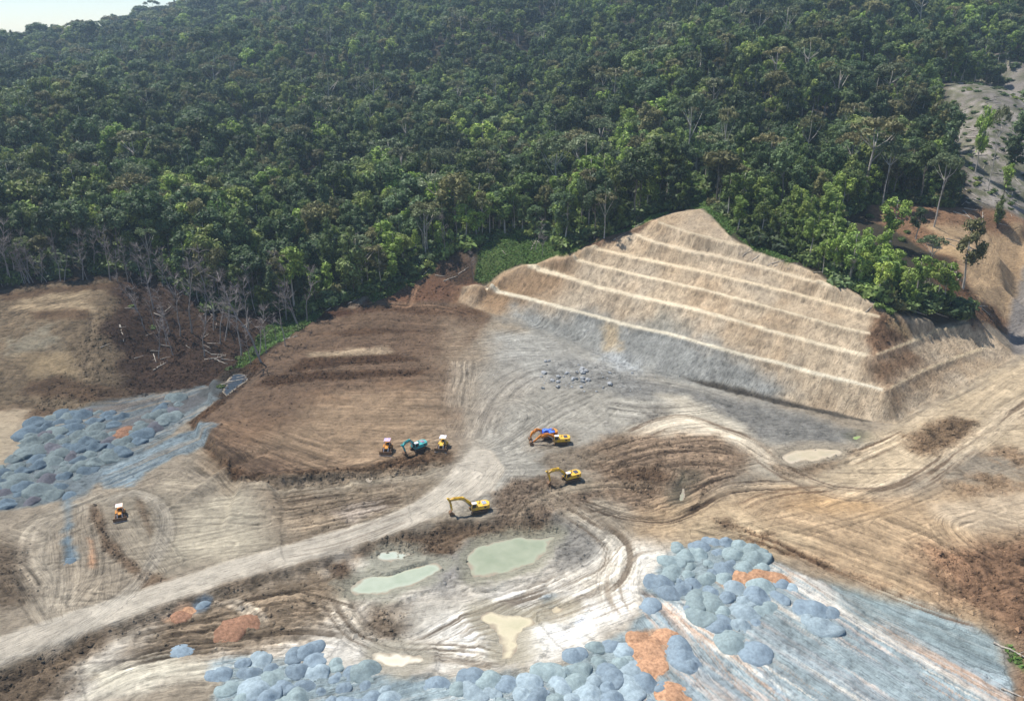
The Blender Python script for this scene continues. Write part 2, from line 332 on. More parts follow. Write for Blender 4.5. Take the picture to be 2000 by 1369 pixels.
paint([(1705,600),(1738,615),(1790,650),(1760,672),(1708,696),(1690,660),(1700,640)], (128,94,66), 2, .9, 2, 6, .8)
paint([(1740,617),(1790,655),(1775,662),(1730,640)], (196,164,116), 1.5, .8, 1.5, 6)
paint([(1705,702),(1770,680),(1800,700),(1735,750),(1705,740)], (124,92,64), 3, .8, 3, 7, .7)
paint([(1735,770),(1800,735),(1880,702),(1860,720),(1790,755),(1745,800)], (150,120,88), 3, .7, 3, 7, .5)
paint([(1130,484),(1225,452),(1290,425),(1240,456),(1165,482)], (116,88,66), 1.5, .85, 1.5, 5, .8)
for k, tp in enumerate(TREADS):
    sl, d = sdist(tp, 1.5, .25, 4, 11); m = sstep(-.15, .7, d) * .95
    c = np.array([(222,210,184),(226,208,176),(226,206,172),(226,204,168),(218,198,166),(208,188,156),(208,186,148),(212,190,150)][k], float)
    COL[sl] = COL[sl] * (1 - m[..., None]) + c * m[..., None]; ROUGHN[sl] *= (1 - m * .8)
# the floor: grey rock dust, pale haul tracks
paint([(900,720),(960,650),(1060,650),(1200,712),(1335,745),(1500,785),(1640,838),(1690,880),(1600,900),(1500,870),(1350,815),(1230,850),(1150,880),(1060,960),(980,990),(900,1000),(860,960),(900,880),(930,800)], (166,160,148), 6, 1, 4, 14, .25)
paint([(960,650),(1050,650),(1160,700),(1180,720),(1080,740),(990,760),(960,700)], (170,168,162), 5, .7, 4, 12, .2)
paint([(1180,735),(1260,745),(1440,780),(1560,810),(1660,845),(1660,868),(1540,862),(1470,860),(1400,800),(1300,780),(1210,775)], (128,126,122), 4, .85, 3, 10, .45)
paint([(1240,795),(1330,790),(1320,820),(1240,835)], (118,112,104), 4, .7, 5, 6, .8, patch=6)
paint([(1330,735),(1420,752),(1520,778),(1640,808),(1700,824),(1640,816),(1500,784),(1400,760)], (84,78,70), .8, .95, .6, 4, .6)
paint([(1290,770),(1340,775),(1400,805),(1460,835),(1500,880),(1560,925),(1540,940),(1460,905),(1380,860),(1300,850),(1200,868),(1250,835),(1320,810)], (206,194,172), 4, .9, 3, 10, .1)
paint([(1500,878),(1560,865),(1660,868),(1680,885),(1620,910),(1540,925),(1500,905)], (176,160,138), 3, .9, 2, 8, .5)
paint([(1500,905),(1560,918),(1640,890),(1700,870),(1690,885),(1600,930),(1530,940)], (122,98,74), 1.5, .8, 1.5, 6, 1.0)
# dark churned ground in the middle
paint([(1130,880),(1200,850),(1300,850),(1400,845),(1480,890),(1420,940),(1340,1000),(1250,1010),(1180,960),(1160,920)], (150,124,98), 4, .9, 4, 9, .8)
paint([(1210,925),(1290,900),(1300,940),(1280,965),(1220,955)], (110,86,64), 3, .9, 3, 6, 1.4)
paint([(1150,885),(1220,850),(1190,900),(1145,910)], (140,118,94), 3, .7, 2, 6, .7)
paint([(965,960),(1000,935),(1070,925),(1110,940),(1090,960),(1170,965),(1100,1000),(1085,1040),(1000,1045),(960,1030),(970,1000)], (128,108,88), 2, .95, 2, 7, 1.0)
paint([(1070,885),(1140,875),(1200,900),(1150,905),(1100,930),(1065,925),(1050,900)], (146,128,106), 2, .8, 2, 7, .7)
paint([(1040,840),(1120,850),(1110,885),(1040,880)], (150,134,114), 4, .7, 2, 7, .4)
paint([(740,1060),(860,1022),(960,1012),(1050,1018),(1100,1030),(1050,1042),(960,1050),(900,1060),(880,1095),(800,1080),(700,1095),(690,1080)], (116,94,72), 2, .95, 2, 7, 1.2)
paint([(860,620),(930,640),(950,700),(920,800),(910,860),(870,890),(850,820),(860,720)], (154,134,110), 9, .8, 7, 14, .3)
paint([(1000,700),(960,760),(900,820),(880,860),(930,860),(990,800),(1040,740)], (166,154,138), 9, .6, 6, 12, .2)
# left yard: soil tones lowered to carry the shade over this side
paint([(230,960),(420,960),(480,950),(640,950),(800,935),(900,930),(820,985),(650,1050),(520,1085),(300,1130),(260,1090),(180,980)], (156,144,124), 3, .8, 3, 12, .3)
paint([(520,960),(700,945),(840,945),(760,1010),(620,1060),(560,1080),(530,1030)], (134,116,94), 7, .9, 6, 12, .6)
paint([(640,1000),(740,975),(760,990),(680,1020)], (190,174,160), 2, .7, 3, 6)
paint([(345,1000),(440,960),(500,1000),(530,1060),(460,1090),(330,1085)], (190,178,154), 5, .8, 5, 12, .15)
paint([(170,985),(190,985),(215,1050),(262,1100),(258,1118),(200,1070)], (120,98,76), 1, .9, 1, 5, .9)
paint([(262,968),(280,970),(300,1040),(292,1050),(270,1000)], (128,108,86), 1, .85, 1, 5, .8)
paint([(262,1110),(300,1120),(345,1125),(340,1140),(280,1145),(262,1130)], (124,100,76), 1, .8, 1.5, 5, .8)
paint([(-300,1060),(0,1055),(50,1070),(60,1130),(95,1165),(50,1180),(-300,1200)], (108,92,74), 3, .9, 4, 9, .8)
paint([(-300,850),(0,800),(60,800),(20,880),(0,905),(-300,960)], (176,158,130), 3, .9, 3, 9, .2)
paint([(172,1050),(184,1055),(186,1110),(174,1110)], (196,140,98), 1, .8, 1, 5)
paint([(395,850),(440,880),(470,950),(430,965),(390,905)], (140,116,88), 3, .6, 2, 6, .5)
# haul road
RP = [(-160,1308),(0,1243),(150,1190),(300,1143),(450,1094),(600,1052),(720,1018),(810,980),(860,945),(900,900),(925,870),(960,880),(985,915),(960,960),(900,990),(820,1022),(700,1062),(650,1085),(600,1098),(450,1140),(300,1190),(150,1245),(0,1303),(-160,1370)]
road_w = paint(RP, (192,178,158), .8, 1, .6, 6, 0)
paint([(650,1070),(670,1055),(700,1062),(700,1080),(665,1095),(650,1110),(640,1100)], (186,172,152), 2, .8, 2, 6)
paint([(-160,1375),(0,1308),(150,1250),(300,1193),(450,1143),(620,1095),(640,1102),(450,1165),(250,1235),(150,1300),(80,1369),(-50,1420),(-200,1450)], (118,98,76), 1.5, .85, 1.5, 7, 1.1)
# ground between the road and the ponds
MUD = [(300,1215),(450,1160),(640,1100),(680,1085),(760,1095),(880,1100),(960,1060),(1100,1030),(1200,1040),(1300,1060),(1330,1070),(1260,1150),(1240,1220),(1120,1260),(1060,1310),(900,1310),(700,1330),(400,1310),(200,1369),(60,1420),(120,1330),(220,1250)]
paint(MUD, (208,198,183), 3, 1, 2, 9, .35)
paint([(300,1215),(440,1160),(560,1130),(660,1110),(700,1180),(640,1230),(520,1260),(400,1290),(250,1290)], (138,118,94), 5, .95, 6, 10, .7)
paint([(740,1190),(800,1180),(800,1215),(765,1260),(700,1240),(720,1200)], (122,104,84), 2.5, .9, 3, 6, 1.2)
paint([(640,1100),(680,1090),(700,1130),(670,1145),(650,1140)], (96,76,58), 2, .9, 2, 5, 1.2)
paint([(1090,1010),(1170,1020),(1180,1060),(1150,1100),(1090,1110),(1080,1060)], (132,128,122), 4, .9, 4, 8, .6)
paint([(860,1100),(915,1060),(910,1130),(870,1160),(800,1175),(850,1130)], (146,142,138), 3, .8, 3, 6, .5)
paint([(780,1190),(880,1160),(960,1150),(1040,1140),(980,1180),(860,1250),(800,1250)], (196,188,174), 5, .8, 5, 9, .2)
paint([(880,1210),(1000,1170),(1180,1150),(1240,1130),(1250,1200),(1180,1240),(1040,1300),(900,1290),(860,1240)], (252,247,238), 6, .97, 4, 9, .1)  # near-white: strong sun glare painted into the mud colour
paint([(1200,1060),(1310,1070),(1300,1110),(1250,1160),(1200,1180),(1180,1130)], (252,245,232), 5, .97, 4, 9, .3)  # the same sun glare, painted as near-white ground
paint([(560,1270),(640,1250),(720,1260),(860,1290),(1000,1300),(960,1320),(700,1310),(560,1290)], (232,226,216), 4, .85, 4, 9, .2)
paint([(180,1310),(300,1275),(400,1280),(420,1310),(300,1340),(160,1369)], (224,214,190), 3, .9, 4, 9, .1)
paint([(100,1330),(150,1310),(200,1320),(120,1369),(60,1369)], (96,80,62), 2, .7, 3, 7, 1)
# right: tan ground, rough brown at the far right
paint([(1250,1000),(1400,960),(1600,950),(1800,960),(2300,900),(2300,1400),(1980,1250),(1700,1150),(1500,1080),(1330,1050),(1240,1050)], (196,164,124), 6, .9, 4, 14, .35)
paint([(1300,1020),(1420,990),(1600,1060),(1500,1080),(1330,1060)], (214,188,148), 6, .8, 4, 10, .2)
paint([(1560,960),(1680,960),(1720,1000),(1620,1010),(1540,990)], (206,164,112), 5, .7, 4, 10, .2)
paint([(1740,830),(1830,790),(1960,715),(2060,690),(2300,690),(2300,880),(1900,880),(1760,940),(1640,960),(1560,940),(1660,890)], (206,182,146), 5, .9, 3, 12, .15)
paint([(1760,850),(1840,815),(1915,820),(1900,850),(1850,880),(1800,895),(1770,880)], (132,106,78), 2.5, .95, 3, 7, 1.3)
paint([(1840,930),(1920,880),(2060,850),(2300,860),(2300,1000),(2000,990),(1880,960)], (164,132,98), 4, .8, 5, 8, 1.0, patch=8)
paint([(1820,985),(2000,960),(2300,980),(2300,1060),(1900,1040),(1830,1010)], (204,182,152), 4, .8, 3, 9, .2)
paint([(1800,1060),(1900,1070),(1990,1040),(2300,1050),(2300,1500),(2000,1500),(1985,1290),(1920,1210),(1850,1170),(1800,1110)], (140,104,76), 6, .9, 5, 9, 1.3)
paint([(1420,1030),(1500,1045),(1640,1110),(1800,1170),(1900,1210),(1900,1230),(1760,1170),(1600,1110),(1440,1050)], (168,132,96), 2, .8, 3, 6, 1.4, patch=5)
paint([(1380,1010),(1420,1015),(1450,1030),(1410,1035)], (120,94,70), 1.5, .8, 2, 5, 1.3)
paint([(1970,1270),(2060,1250),(2200,1500),(2000,1500)], (150,118,90), 3, .8, 3, 6, .9)
# upper right
paint([(1690,393),(1760,392),(1890,405),(2010,430),(2300,440),(2300,640),(1960,645),(1905,610),(1890,560),(1850,505),(1810,490),(1740,450),(1700,430)], (150,112,80), 2, 1, 2, 8, .8)
paint([(1800,440),(1900,440),(2000,440),(2300,450),(2300,640),(1975,640),(1930,600),(1890,560),(1870,500)], (192,160,118), 3, .9, 3, 9, .3)
paint([(1812,470),(1860,480),(1890,500),(1880,510),(1820,490)], (206,170,120), 2, .8, 2, 6, .3)
paint([(1790,500),(1840,505),(1890,570),(1910,610),(1860,600)], (118,82,56), 2, .8, 2, 6, 1.1)
paint([(1885,590),(1945,600),(1965,640),(1900,640)], (120,88,62), 2, .8, 2, 6, 1.0)
paint([(1888,400),(1880,330),(1850,240),(1846,185),(1870,150),(1860,100),(1930,80),(2010,150),(2300,150),(2300,440),(2010,432)], (158,148,140), 4, 1, 3, 10, .8)
paint([(1888,400),(1880,330),(1850,240),(1846,185),(1870,150),(1860,100),(1930,80),(2010,150),(2300,150),(2300,440),(2010,432)], (96,100,66), 1.5, .75, 3, 10, .8, patch=4)
paint([(1978,690),(1968,650),(1975,600),(1990,560),(2000,520),(2040,520),(2040,690)], (140,132,126), 1.5, 1, 1, 5, .3)
# hill scars: small pale openings far off in the woods
paint([(450,25),(520,12),(600,40),(640,60),(600,75),(480,45)], (120,132,92), 25, .9, 10, 60)
paint([(640,60),(700,60),(760,90),(700,85)], (120,112,96), 25, .8, 10, 60)
paint([(50,150),(110,120),(90,155)], (120,124,90), 15, .8, 10, 40)
GRASS_PX = [[(925,548),(935,495),(1000,452),(1070,455),(1150,476),(1100,500),(1020,515),(955,552)], [(1310,410),(1335,350),(1368,355),(1382,404),(1440,452),(1425,460),(1385,418),(1355,408)], [(1435,458),(1500,484),(1560,512),(1540,514),(1470,488)],
            [(600,636),(640,604),(560,608),(500,660),(470,700),(450,740),(500,700)], [(720,580),(800,545),(850,512),(850,530),(790,560),(730,592)], [(1150,478),(1180,463),(1240,440),(1310,410),(1300,420),(1225,452)], [(1955,1255),(1975,1262),(2000,1290),(2000,1310),(1975,1290)], [(1700,585),(1740,600),(1745,615),(1715,600)]]
GRASS_W = []
for g in GRASS_PX: GRASS_W.append(paint(g, (88,110,50), 1, .9, 1, 4, .6))
# blue-grey gravel spread on the ground
GRAV_PX = [[(60,860),(100,815),(170,790),(260,775),(330,768),(400,750),(430,760),(428,782),(378,815),(330,850),(260,905),(190,950),(150,975),(60,985),(0,1000),(-120,1010),(-120,930),(0,915),(40,890)],
           [(200,915),(280,880),(380,835),(428,828),(400,870),(340,890),(270,930),(260,950),(200,955),(192,940)],
           [(118,962),(140,960),(142,985),(135,1000),(145,1090),(128,1095),(124,1050),(132,1000),(120,985)],
           [(1300,1100),(1330,1070),(1420,1060),(1500,1090),(1560,1120),(1700,1175),(1830,1200),(1900,1215),(1945,1250),(1955,1290),(1985,1340),(1980,1500),(1050,1500),(1000,1400),(1080,1330),(1130,1280),(1200,1240),(1250,1200),(1260,1150)],
           [(400,1290),(470,1275),(560,1290),(640,1300),(800,1325),(1000,1320),(1080,1330),(1100,1500),(500,1500),(420,1369),(440,1330),(400,1320)]]
GC = [(112,124,132),(124,142,154),(106,126,142),(156,174,182),(152,172,182)]
grav_w = []
for g, c in zip(GRAV_PX, GC): grav_w.append(paint(g, c, 1.2, .96, 2.2, 7, .42))
paint([(180,860),(230,830),(330,790),(400,760),(425,770),(330,815),(240,850),(190,870)], (104,102,104), 2, .8, 2, 8, .3)
paint([(150,800),(260,782),(330,775),(250,800),(160,820)], (96,84,78), 2, .7, 2, 8, .3)
paint([(385,755),(430,758),(425,778),(390,772)], (84,88,90), 1.5, .9, 1, 5, .3)
def streaks(px, cols, lpx, hw, wl0=1.2, seed=0):
    """long drag marks of other material over the spread gravel"""
    poly = WP(px); sl, d = sdist(poly, 2, .8, 5, seed); m0 = sstep(-.5, 1.5, d); x, y = XX[sl], YY[sl]
    a, b = W(*lpx[0]), W(*lpx[1]); L = math.dist(a, b); ux, uy = (b[0] - a[0]) / L, (b[1] - a[1]) / L
    s = (x - a[0]) * uy - (y - a[1]) * ux; t = (x - a[0]) * ux + (y - a[1]) * uy
    s = s + .9 * vnoise(t / 26, s / 30, seed + 1)
    tm = m0 > .2; TS[sl][tm] = s[tm]; TT[sl][tm] = t[tm]
    for k, (c, lo, amt) in enumerate(cols):
        n = vnoise(s / (wl0 * (.9 + k * .55)), t / 38, seed + 11 * k) * .5 + vnoise(s / (wl0 * .36), t / 18, seed + 11 * k + 3) * .5
        m = m0 * sstep(lo, lo + .3, n) * amt
        COL[sl] = COL[sl] * (1 - m[..., None]) + np.array(c, float) * m[..., None]
    n = vnoise(s / (wl0 * .8), t / 30, seed + 90)
    RUT[sl] += n * m0 * .07; COL[sl] *= 1 + (n * m0 * .07)[..., None]
streaks([(1500,1090),(1700,1175),(1900,1215),(1955,1290),(1985,1369),(1990,1500),(1420,1500),(1300,1290),(1260,1180),(1500,1150)], [((210,192,180),.02,.85),((158,170,178),.0,.7),((230,220,206),.2,.85),((204,162,132),.36,.75),((140,152,162),.25,.6),((120,108,98),.5,.7)], [(1560,1130),(1900,1330)], 0, 1.5, 5)
streaks([(1250,1150),(1330,1180),(1500,1300),(1560,1400),(1560,1500),(1200,1500),(1240,1300)], [((200,170,148),.15,.7),((150,168,184),.1,.7),((120,112,106),.5,.6)], [(1300,1180),(1480,1369)], 0, 1.3, 25)
streaks(GRAV_PX[1], [((150,158,160),.0,.7),((96,112,126),.2,.7),((160,146,128),.45,.6)], [(200,940),(420,835)], 0, .9, 45)
streaks([(260,870),(400,790),(428,784),(378,818),(300,870),(200,910)], [((166,158,146),.0,.8),((104,124,136),.2,.6)], [(200,900),(420,790)], 0, 1.0, 47)
streaks([(40,835),(160,795),(300,765),(420,752),(330,800),(150,850)], [((150,136,118),.1,.8),((92,84,82),.3,.7)], [(100,830),(400,760)], 0, 1.0, 49)
streaks(GRAV_PX[4], [((196,200,198),.15,.7),((140,160,172),.1,.6)], [(500,1369),(760,1300)], 0, 1.0, 51)
paint([(1610,1135),(1700,1165),(1830,1192),(1920,1225),(1960,1265),(1965,1320),(1900,1300),(1800,1250),(1700,1205)], (138,156,160), 3, .8, 3, 9, .2)
streaks([(1610,1135),(1700,1165),(1830,1192),(1920,1225),(1960,1265),(1965,1320),(1900,1300),(1800,1250),(1700,1205)], [((168,180,182),.1,.6),((116,134,142),.2,.6)], [(1610,1140),(1950,1290)], 0, 1.2, 61)
ORANGE_PX = [[(1408,1135),(1430,1115),(1500,1110),(1545,1125),(1550,1140),(1500,1150),(1450,1150),(1415,1145)], [(1222,1238),(1260,1225),(1320,1240),(1310,1262),(1290,1275),(1295,1310),(1270,1325),(1245,1300),(1240,1260)],
             [(205,845),(260,832),(255,850),(215,856)], [(420,1250),(440,1215),(485,1205),(478,1225),(430,1255)], [(330,1210),(345,1190),(378,1178),(376,1195),(345,1212)], [(1020,1340),(1045,1330),(1065,1369),(1045,1380)]]
for g in ORANGE_PX: paint(g, (198,154,118), 1, .9, 2, 5, .4)
paint([(378,1175),(400,1165),(412,1168),(400,1190),(382,1196)], (120,134,150), .6, .95, 1, 4, .2)
paint([(1055,1170),(1085,1165),(1080,1185),(1060,1185)], (160,182,200), 1, .9, 1, 4, .2)
paint([(1170,690),(1200,680),(1235,700),(1250,725),(1200,730)], (196,200,204), 3, .7, 3, 5, .8)  # bluish-white highlight on the rubble, painted into the colour
paint([(1060,705),(1120,700),(1200,715),(1260,735),(1240,760),(1160,765),(1080,750)], (152,151,148), 4, .7, 5, 7, .7)
def tyre_pair(pl, gauge=1.05, w=.30, a=.2, dep_=.07, light=False):
    for _ in range(2):
        q = [pl[0]]
        for p_, r_ in zip(pl[:-1], pl[1:]): q += [(p_[0] * .75 + r_[0] * .25, p_[1] * .75 + r_[1] * .25), (p_[0] * .25 + r_[0] * .75, p_[1] * .25 + r_[1] * .75)]
        pl = q + [pl[-1]]
    sl = window(pl, 2.2); x, y = XX[sl], YY[sl]
    if x.size == 0: return
    d = seg_dist(x, y, pl, False); m = sstep(w * 1.5, w * .4, np.abs(d - gauge)); e = sstep(w * 1.4, w * .6, np.abs(d - gauge - w * 2.1))
    m = m * (.35 + .65 * sstep(-.35, .35, fbm(x, y, 5, 2, 801)))
    RUT[sl] += -m * dep_ + e * dep_ * .5; COL[sl] *= (1 - m * a + e * a * .55)[..., None]
tr = random.Random(77)
gravs = [WP(g) for g in (GRAV_PX[3], GRAV_PX[4], GRAV_PX[0], GRAV_PX[1])]
for k in range(150):
    u, v = tr.uniform(-60, 2060), tr.uniform(610, 1369); x, y = W(u, v)
    if y > 330 or any(bool(inside(np.array([x + ox]), np.array([y + oy]), g)[0]) for g in [wall_w] + gravs for ox, oy in ((0, 0), (30, 8), (30, 20))): continue
    an = tr.choice([0.3, 0.35, .2, .1]) + tr.gauss(0, .2); cv = tr.gauss(0, .05); L = tr.randint(5, 12); pl = [(x, y)]
    for _ in range(L): x += 5 * math.cos(an); y += 5 * math.sin(an); an += cv + tr.gauss(0, .03); pl.append((x, y))
    tyre_pair(pl, tr.choice([1.0, 1.1, 1.3]), tr.uniform(.24, .4), tr.uniform(.06, .16), tr.uniform(.03, .08))
COLBASE = COL.copy()
# wheel and crawler tracks
T_ = tracks
for i in range(7): T_([(560 + 10 * i, 640 + 38 * i), (700, 632 + 40 * i), (880, 640 + 38 * i)], 9, 1.5, .13, .08, seed=100 + i)
T_([(700,600),(780,596),(800,600),(808,560),(840,520)], 3.2, 1.6, .3, .1, (168,130,98), .45, seed=120)
T_([(800,600),(860,600),(930,620)], 3, 1.4, .25, .08, (160,124,92), .4, seed=121)
T_([(400,830),(500,860),(620,900),(700,920)], 12, 1.7, .22, .12, seed=122)
T_([(400,840),(480,900),(560,930)], 8, 1.5, .22, .12, seed=123)
T_([(640,930),(740,900),(880,850)], 9, 1.6, .2, .12, seed=124)
T_([(880,760),(910,720),(940,700),(1000,690),(1080,690)], 7, 1.4, .16, .06, seed=125)
T_([(890,800),(900,740),(905,700)], 6, 1.4, .2, .07, (176,164,146), .4, seed=126)
T_([(930,860),(960,780),(1040,720),(1140,720)], 10, 1.8, .12, .05, seed=127)
T_([(960,880),(1080,800),(1200,745),(1330,760),(1450,800)], 12, 1.7, .13, .05, seed=128)
T_([(1010,850),(1050,810),(1000,780),(960,800)], 6, 1.5, .12, .05, seed=129)
T_([(1180,790),(1260,800),(1330,800),(1400,790)], 8, 1.2, .3, .16, seed=130, dark=(104,98,90))
T_([(1230,850),(1320,815),(1380,830),(1460,860),(1510,905),(1580,945),(1660,965),(1760,960),(1850,900),(1930,840),(2010,780)], 5, 1.6, .2, .1, (206,186,158), .35, seed=131, dark=(120,96,74))
T_([(1150,905),(1220,880),(1300,862),(1400,852),(1460,870)], 9, 1.5, .34, .16, seed=132, dark=(96,78,60))
T_([(1160,925),(1240,905),(1340,890),(1440,900)], 8, 1.6, .34, .16, seed=133, dark=(100,80,62))
T_([(1250,990),(1330,975),(1390,935),(1450,925)], 5, 1.3, .45, .2, seed=134, dark=(84,66,52))
T_([(1120,975),(1200,1000),(1280,1020),(1340,1000),(1440,945),(1580,950)], 3.4, 1.3, .45, .2, seed=135, dark=(92,72,56))
T_([(1310,960),(1325,935),(1330,915)], 3.5, 1.4, .4, .22, seed=136, dark=(96,82,62))
T_([(1010,1040),(1020,990),(1080,960),(1180,945),(1300,950)], 3.4, 1.5, .25, .1, (166,148,122), .4, seed=137)
T_([(1040,960),(1100,985),(1200,1050),(1215,1090),(1190,1140),(1130,1170)], 5.5, 1.2, .3, .14, (206,190,164), .35, seed=138, dark=(126,106,84))
T_([(1230,1060),(1180,1110),(1090,1160),(980,1200),(880,1240)], 7, 1.2, .28, .13, seed=139, dark=(176,158,136))
T_([(1300,1060),(1220,1080),(1200,1150),(1230,1210)], 6, 1.3, .2, .12, seed=140, dark=(190,170,146))
T_([(1060,1240),(1160,1200),(1250,1160)], 7, 1.2, .22, .12, seed=141, dark=(186,168,148))
T_([(640,1160),(680,1225),(740,1265),(800,1275),(900,1270),(1000,1290)], 4.5, 1.3, .35, .16, (204,194,176), .4, seed=142, dark=(140,122,102))
T_([(780,1272),(860,1240),(920,1205),(1000,1175),(1080,1150)], 3.5, 1.2, .42, .18, seed=143, dark=(140,122,102))
T_([(840,1290),(920,1280),(1000,1276)], 5, 1.2, .25, .12, seed=144, dark=(170,154,134))
T_([(300,1225),(420,1200),(540,1175),(640,1165)], 7, 1.2, .32, .16, seed=145, dark=(92,76,58))
T_([(250,1270),(360,1245),(480,1240),(600,1230),(680,1240)], 8, 1.3, .32, .15, seed=146, dark=(100,84,66))
T_([(430,1170),(490,1190),(520,1230)], 2.4, 1.2, .35, .16, (206,196,178), .5, seed=147)
T_([(450,1200),(560,1150),(700,1200)], 6, 1.1, .3, .14, seed=148, dark=(100,84,66))
T_([(150,1350),(300,1290),(450,1270)], 9, 1.6, .16, .1, seed=149)
T_([(-100,1330),(150,1222),(450,1118),(700,1040),(850,980),(920,910)], 6, 1.5, .1, .04, seed=150)
T_([(60,1300),(200,1200),(280,1130),(320,1060),(325,1000),(290,968),(240,960),(200,990)], 2.8, 1.5, .16, .08, (186,176,160), .5, seed=151)
T_([(130,1210),(90,1150),(60,1090),(70,1030),(130,1000),(220,960)], 6, 1.5, .18, .08, (180,170,152), .35, seed=152)
T_([(160,1190),(165,1110),(160,1020)], 8, 1.5, .16, .08, seed=153)
T_([(140,1190),(200,1110),(180,1040),(170,980)], 3, 1.5, .16, .08, seed=154)
T_([(300,940),(420,950),(560,955),(700,940),(820,925),(880,900)], 4, 1.5, .16, .08, (184,170,146), .45, seed=155)
for i in range(5): T_([(540, 975 + 26 * i), (680, 960 + 22 * i), (800, 945 + 14 * i)], 6, 1.3, .32, .15, seed=160 + i, dark=(96,78,60))
T_([(380,900),(440,925),(480,950)], 7, 1.4, .22, .1, seed=166)
T_([(240,1000),(280,1060),(330,1120)], 5, 1.5, .1, .04, seed=167)
T_([(0,1040),(60,1060),(100,1050)], 5, 1.4, .18, .1, seed=168)
T_([(-60,1100),(30,1100),(70,1160)], 5, 1.6, .35, .15, seed=169)
T_([(1000,905),(960,960),(900,995)], 6, 1.5, .1, .05, seed=170)
T_([(1440,1030),(1560,1080),(1700,1140),(1850,1200),(1930,1230)], 4, 1.4, .3, .15, seed=171, dark=(130,96,68))
T_([(1500,1020),(1640,1060),(1800,1120),(1900,1180)], 10, 1.8, .18, .12, seed=172)
T_([(1700,1010),(1800,1050),(1860,1090),(1900,1150)], 6, 1.7, .2, .12, seed=173)
T_([(2000,1030),(1900,1010),(1850,1020),(1880,1060),(1950,1100)], 6, 1.7, .16, .1, seed=174)
T_([(1340,1035),(1480,1060),(1620,1120),(1760,1180),(1880,1220)], 4, 1.5, .25, .12, seed=175)
T_([(1450,1000),(1520,970),(1640,960)], 5, 1.4, .2, .1, seed=176, dark=(140,106,76))
T_([(1580,985),(1680,950),(1800,900)], 7, 1.5, .2, .1, seed=177)
T_([(1750,830),(1850,780),(1950,725),(2040,680)], 6, 1.5, .14, .06, seed=178)
T_([(1780,900),(1880,840),(2000,750)], 6, 1.5, .14, .06, seed=179)
T_([(1640,905),(1720,870),(1780,840)], 4, 1.3, .3, .14, seed=180, dark=(120,92,66))
T_([(1700,930),(1600,930),(1500,900),(1440,860)], 4, 1.4, .2, .08, seed=181)
T_([(1900,560),(1930,500),(1940,450)], 5, 1.8, .14, .08, seed=182)
T_([(0,600),(80,600),(150,590),(190,570)], 6, 1.6, .14, .08, seed=183)
T_([(150,760),(170,700),(190,640),(180,600)], 5, 1.6, .16, .1, seed=184)
T_([(0,690),(80,700),(140,670)], 6, 1.6, .14, .1, seed=185)
T_([(300,790),(400,755),(440,735)], 5, 1.4, .18, .08, seed=186)
sl, d = sdist(road_w, 2, .6, 6, 3); m = sstep(-.6, 1.4, d); RUT[sl] *= (1 - .65 * m); m = (m * .62)[..., None]; COL[sl] = COL[sl] * (1 - m) + np.array((202, 192, 176.)) * m
# ruts, clods and relief as real height
fade_ = 1 - sstep(300, 380, YY)
sl, dwall = sdist(wall_w, 1); Mw = sstep(-1, 1.5, dwall); WALLM = np.zeros((NY, NX)); WALLM[sl] = Mw
clod = fbm(XX, YY, 1.7, 3, 71, .8); clod = np.where(clod > 0, clod, clod * 1.3)
lump = fbm(XX, YY, 6.0, 3, 77, .6)
H += fade_ * (RUT * .8 + (ROUGHN + .12) * (1 - .6 * WALLM) * (clod * .5 + lump * .26))
# rills and bucket marks that run down the cut faces
gy, gx = np.gradient(blur(H, 3)); gx = gx / np.gradient(GX)[None, :]; gy = gy / np.gradient(GY)[:, None]
steep = np.hypot(gx, gy)
rill = vnoise(XX * .74 - YY * .67, (XX * .67 + YY * .74) / 3.5, 91) * .6 + vnoise((XX * .74 - YY * .67) * 2.3, (XX * .67 + YY * .74) / 2.5, 92) * .4
st = sstep(.35, .7, steep) * WALLM
wm = WALLM > .3; TS[wm] = (XX * .74 - YY * .67)[wm] * .8; TT[wm] = ((XX * .67 + YY * .74) * 3)[wm]
H += st * (rill * .13 + clod * .05)
COL *= 1 + (st * (rill * .09 + clod * .10))[..., None]
COL *= (1 + fade_ * np.minimum(clod, 0) * .45 * np.clip(ROUGHN, 0, 1.2))[..., None]  # hollows between clods darkened in the colour, as shade would
lum_ = COL.mean(-1, keepdims=True); COL[:] = lum_ + (COL - lum_) * np.array([.84, .80, .78])
COL *= np.array([1.0, .998, .972])
COL *= (1 + fade_ * (fbm(XX, YY, 3.2, 4, 95, .65) * .13 * (1 + ROUGHN * .5) + fbm(XX, YY, 22, 3, 97) * .08) + (1 - fade_) * fbm(XX, YY, 14, 3, 98) * .2)[..., None]

